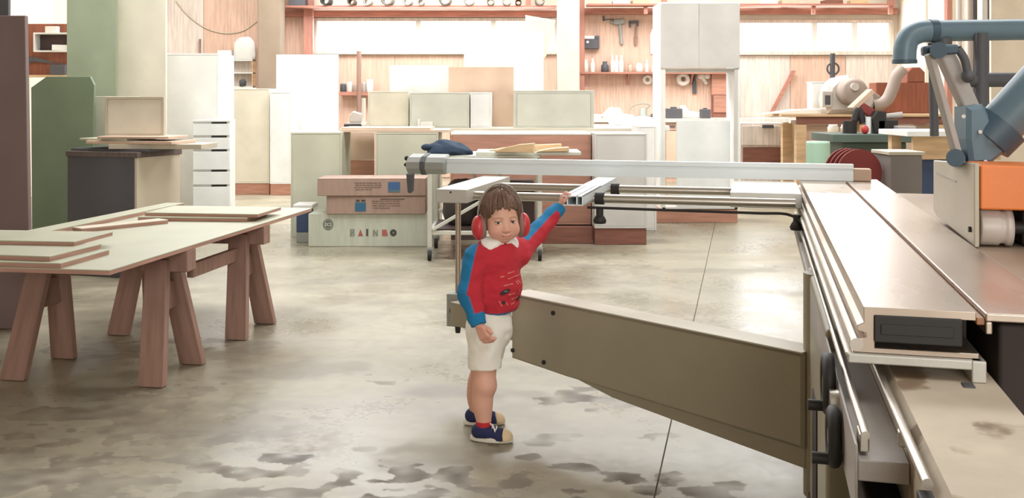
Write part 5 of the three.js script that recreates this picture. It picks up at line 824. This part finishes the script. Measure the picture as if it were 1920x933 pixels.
  const sweatFn = (x, y, z) => {
    const q = Math.hypot(x - j.neck.x, z - j.neck.z); let d = smin(torsoFn(x, y, z), cone(x, y, z, j.rs, j.ls, 0.046, 0.046), 0.05);
    d = smin(d, smin(arms.r(x, y, z), 1, 0.01), 0.022); d = smin(d, arms.l(x, y, z), 0.03);
    d += folds(x, y, z);
    const er = armT(x, y, z, j.re, j.rw), el = armT(x, y, z, j.le, j.lw);     // open cuffs
    if (Math.hypot(x - j.rw.x, y - j.rw.y, z - j.rw.z) < 0.09) d = Math.max(d, (er - 1.02) * 0.1); if (Math.hypot(x - j.lw.x, y - j.lw.y, z - j.lw.z) < 0.09) d = Math.max(d, (el - 1.0) * 0.1);
    return Math.max(d, -(Math.max(q - 0.044, 0.69 - y)));
  };
  const sweatColour = (x, y, z, nx, ny, nz) => {
    const dr = arms.r(x, y, z), dl = arms.l(x, y, z), dt = torsoFn(x, y, z); let c = RED;
    if (y < hemY + 0.016 && dt < dr) c = BLUE;
    if (dr < dt + 0.004 || (dr < 0.012 && x < j.rs.x - 0.0)) {
      const u = armT(x, y, z, j.re, j.rw), cx = y > j.re.y ? j.rs.x + (j.re.x - j.rs.x) * armT(x, y, z, j.rs, j.re) : j.re.x + (j.rw.x - j.re.x) * u;
      c = mixc(RED, BLUE, sstep(0.003, -0.002, x - cx + 0.004)); if (u > 0.70 && y < j.re.y) c = BLUE;
    }
    if (dl < dt) { const u = armT(x, y, z, j.le, j.lw), v = armT(x, y, z, j.ls, j.le); const ax = j.lw.clone().sub(j.ls).normalize(), up = V(-ax.y, ax.x, 0).normalize(), o = (x - j.le.x) * up.x + (y - j.le.y) * up.y; if (v > 0.25) c = mixc(RED, BLUE, sstep(0.012, 0.018, o)); if (u > 0.72) c = BLUE; }
    const q = Math.hypot(x - j.neck.x, z - j.neck.z); if (q < 0.052 && y > 0.69) c = BLUE;
    return c;
  };
  const cloth = new THREE.MeshStandardMaterial({ vertexColors: true, roughness: 0.95, bumpMap: fa1, bumpScale: 0.0006 });
  const sweat = mesh('sweatshirt', nets(sweatFn, [-0.16, 0.43, -0.42], [0.31, 0.88, 0.23], 0.0042, sweatColour), cloth, person);
  {   // printed chest: a patch that lies on the cloth
    const n = V(0.42, 0, 0.91).normalize(), s = V(n.z, 0, -n.x), c = J(941, 537, 3.78), N = 26, pos = [], uv = [], idx = [];
    for (let a = 0; a <= N; a++) for (let b = 0; b <= N; b++) {
      const p = c.clone().addScaledVector(s, (b / N - 0.5) * 0.135).add(V(0, (a / N - 0.5) * 0.165, 0)).addScaledVector(n, 0.16);
      for (let k = 0; k < 60; k++) { const d = sweatFn(p.x, p.y, p.z); if (d < 0.0006) break; p.addScaledVector(n, -d * 0.7); }
      p.addScaledVector(n, 0.0022); pos.push(p.x, p.y, p.z); uv.push(b / N, a / N);
    }
    for (let a = 0; a < N; a++) for (let b = 0; b < N; b++) { const k = a * (N + 1) + b; idx.push(k, k + 1, k + N + 2, k, k + N + 2, k + N + 1); }
    const g = new THREE.BufferGeometry(); g.setAttribute('position', new THREE.Float32BufferAttribute(pos, 3)); g.setAttribute('uv', new THREE.Float32BufferAttribute(uv, 2)); g.setIndex(idx); g.computeVertexNormals();
    const t = canvasTex(256, 312, (q, w, h) => {
      q.clearRect(0, 0, w, h); q.strokeStyle = '#e0796e'; q.lineCap = 'round';
      const line = (x0, y0, x1, y1) => { for (let i = 0; i < 9; i++) { const u = i / 9, v = u + 0.06 + 0.05 * rng(); q.lineWidth = 4 + 4 * rng(); q.beginPath(); q.moveTo(x0 + (x1 - x0) * u, y0 + (y1 - y0) * u + (rng() - 0.5) * 5); q.lineTo(x0 + (x1 - x0) * v, y0 + (y1 - y0) * v + (rng() - 0.5) * 5); q.stroke(); } };
      line(110, 36, 170, 28); line(52, 58, 78, 52); line(108, 74, 236, 56); line(66, 118, 150, 110); line(178, 96, 200, 122); line(200, 96, 226, 118); line(112, 186, 168, 180); line(140, 222, 176, 216); line(182, 216, 220, 208); line(136, 256, 172, 250); line(36, 226, 58, 262); line(92, 236, 104, 262); line(216, 160, 218, 184);
      q.fillStyle = '#3d2a2c'; q.beginPath(); q.ellipse(80, 162, 42, 17, -0.3, 0, 7); q.fill(); q.beginPath(); q.ellipse(212, 228, 14, 24, 0.2, 0, 7); q.fill(); q.beginPath(); q.ellipse(70, 236, 15, 12, 0, 0, 7); q.fill();
      q.fillStyle = '#56786f'; q.fillRect(70, 152, 30, 10);
    });
    mesh('chest_print', g, new THREE.MeshStandardMaterial({ map: t, transparent: true, roughness: 0.85, polygonOffset: true, polygonOffsetFactor: -2, side: THREE.DoubleSide }), sweat);
  }
  // white collar, two flaps lying on the shoulders
  const collarFn = (x, y, z) => {
    const dx = x - j.neck.x, dz = z - j.neck.z, u = dx * lat.x + dz * lat.z, w = dx * fwd.x + dz * fwd.z, q = Math.hypot(u, w), ang = Math.atan2(u, w);
    const base = sweatFn(x, y, z), lift = 0.006 + 0.010 * sstep(0.075, 0.045, q), outer = 0.056 + 0.034 * Math.exp(-Math.pow((Math.abs(ang) - 1.15) / 0.55, 2));
    let d = Math.max(base - lift, -(base - 0.001) - 0.003); d = Math.max(d, q - outer, 0.682 - y, y - 0.765);
    d = Math.max(d, (0.10 - Math.abs(ang)) * q * (q > 0.03 ? 1 : 0)); return Math.max(d, 0.034 - q);
  };
  mesh('collar', nets(collarFn, [-0.10, 0.66, -0.14], [0.16, 0.78, 0.14], 0.0026), M(0xece7df, 0.85, { bumpMap: fa1, bumpScale: 0.0004 }), person);
  // shorts
  const shortsFn = (x, y, z) => {
    const hem = 0.272; let d = ell(x, y, z, j.pelvis.x, j.pelvis.y - 0.012, j.pelvis.z, 0.086, 0.085, 0.084);
    const leg = (h, k, r0, r1) => cone(x, y, z, V(h.x, h.y, h.z), V(h.x + (k.x - h.x) * 0.72, h.y + (k.y - h.y) * 0.98, h.z + (k.z - h.z) * 0.72), r0, r1);
    d = smin(d, smin(leg(j.rh, j.rk, 0.069, 0.060), leg(j.lh, j.lk, 0.069, 0.060), 0.01), 0.03);
    d = smin(d, cone(x, y, z, j.pelvis, V(j.pelvis.x, 0.50, j.pelvis.z), 0.082, 0.078), 0.03);
    d += 0.004 * noise.noise(x * 30, y * 18 + 4, z * 12) + 0.002 * noise.noise(x * 60, y * 50, z * 20);
    return Math.max(d, hem - y + 0.004 * noise.noise(x * 30 + 9, z * 30), y - 0.492);
  };
  mesh('shorts', nets(shortsFn, [-0.13, 0.255, -0.18], [0.13, 0.505, 0.16], 0.0042), M(0xe9e3d6, 0.9, { bumpMap: fa1, bumpScale: 0.0005 }), person);
  // sneakers and socks
  function sneaker(a, turn, label) {
    const g = new THREE.Group(); g.name = 'sneaker'; person.add(g); g.position.set(a.x, 0.002, a.z); g.rotation.y = turn; g.userData.label = label;
    const up = (x, y, z) => { const c = x - 0.005; let d = cone(x, y, z, V(-0.018, 0.034, 0), V(0.005, 0.034, 0), 0.029, 0.029); d = smin(d, cone(x, y, z, V(0.0, 0.04, 0), V(0.078, 0.016, 0.002), 0.028, 0.027), 0.02); d = smin(d, ell(x, y, z, 0.072, 0.014, 0.002, 0.034, 0.026, 0.031), 0.015); return Math.max(d, 0.010 - y, Math.max(y - 0.058 + Math.max(0, c) * 0.1, x > 0.03 ? -1 : y - 0.058)); };
    const navy = mesh('upper', nets((x, y, z) => Math.max(up(x, y, z), x - 0.072 - 0.25 * Math.max(0, 0.03 - y)), [-0.06, 0, -0.045], [0.12, 0.08, 0.045], 0.0028), plain(0x252a52, 0.85), g);
    mesh('toe_cap', nets((x, y, z) => Math.max(up(x, y, z) - 0.0012, 0.074 + 0.25 * Math.max(0, 0.03 - y) - x), [0.04, 0, -0.045], [0.13, 0.08, 0.045], 0.0028), plain(0xdec29b, 0.8), g);
    mesh('sole', slab(Array.from({ length: 36 }, (_, i) => { const t = i / 36 * Math.PI * 2, c = Math.cos(t), s = Math.sin(t); return [0.03 + 0.083 * c, s * (0.031 + 0.005 * c - 0.006 * Math.sin(t * 2) * 0)]; }), 0.019, 0.004).rotateX(-Math.PI / 2).translate(0, 0.0095, 0), plain(0xe4dccb, 0.8), g);
    mesh('laces', [[0.030, 0.057], [0.044, 0.051], [0.058, 0.044]].flatMap(([x, y], i) => [tube([[x, y - 0.012, -0.022], [x + 0.003, y + 0.001, -0.008], [x + 0.006, y + 0.001, 0.008], [x + 0.002, y - 0.012, 0.023]], 0.0032, 14, 6), ...(i ? [] : [tube([[x, y + 0.003, 0], [x - 0.004, y + 0.012, 0.012], [x + 0.010, y + 0.004, 0.022], [x + 0.018, y - 0.012, 0.028]], 0.003, 14, 6)])]), plain(0xf0ece2, 0.8), g);
    mesh('side_mark', metreUV(new THREE.SphereGeometry(0.008, 12, 8).scale(1.2, 0.55, 0.25)).rotateZ(-0.35).translate(0.012, 0.030, 0.0285), plain(0xc9cfda, 0.7), g);
    const sock = mesh('sock', lathe([[0.001, 0.02], [0.027, 0.025], [0.0285, 0.055], [0.0295, 0.066], [0.030, 0.073], [0.0265, 0.074], [0.001, 0.07]], 22), plain(0xc42f37, 0.95), person); sock.position.set(a.x, 0.002, a.z);
  }
  sneaker(j.ra, -0.16, 'navy sneaker with tan toe and white laces'); sneaker(j.la, 0.06, 'farther navy sneaker with tan toe');
  // ear defenders
  const ear = thing('ear_defenders', 'red ear defenders with a dark headband worn by the child', 'ear defenders', HC.clone().add(O).toArray()); ear.quaternion.copy(hq);
  mesh('headband', (() => { const pts = []; for (let i = 0; i <= 24; i++) { const t = Math.PI * i / 24; pts.push([-0.088 * Math.cos(t), 0.0 + 0.119 * Math.sin(t) * (1) - 0.01, -0.016]); } const g = new THREE.TubeGeometry(new THREE.CatmullRomCurve3(pts.map(A3)), 50, 0.0042, 8, false); const p = g.attributes.position; for (let i = 0; i < p.count; i++) p.setZ(i, -0.016 + (p.getZ(i) + 0.016) * 1.7); return metreUV(g); })(), M(0x8a7f74, 0.45), ear);
  for (const s of [-1, 1]) {
    const cup = mesh('ear_cup', metreUV(new THREE.SphereGeometry(1, 26, 18).scale(0.026, 0.047, 0.036)).translate(s * 0.089, -0.052, -0.008), plain(0xd23b3f, 0.4), ear);
    mesh('cushion', metreUV(new THREE.TorusGeometry(0.031, 0.011, 12, 26).scale(0.9, 1.18, 1).rotateY(Math.PI / 2)).translate(s * 0.075, -0.052, -0.008), M(0x8d6a60, 0.7), cup);
    mesh('band_fork', [tube([[s * 0.088, -0.008, -0.016], [s * 0.098, -0.024, -0.012], [s * 0.112, -0.045, -0.01]], 0.004, 14, 6)], M(0x8a7f74, 0.45), cup);
  }
}

renderer.render(scene, camera);
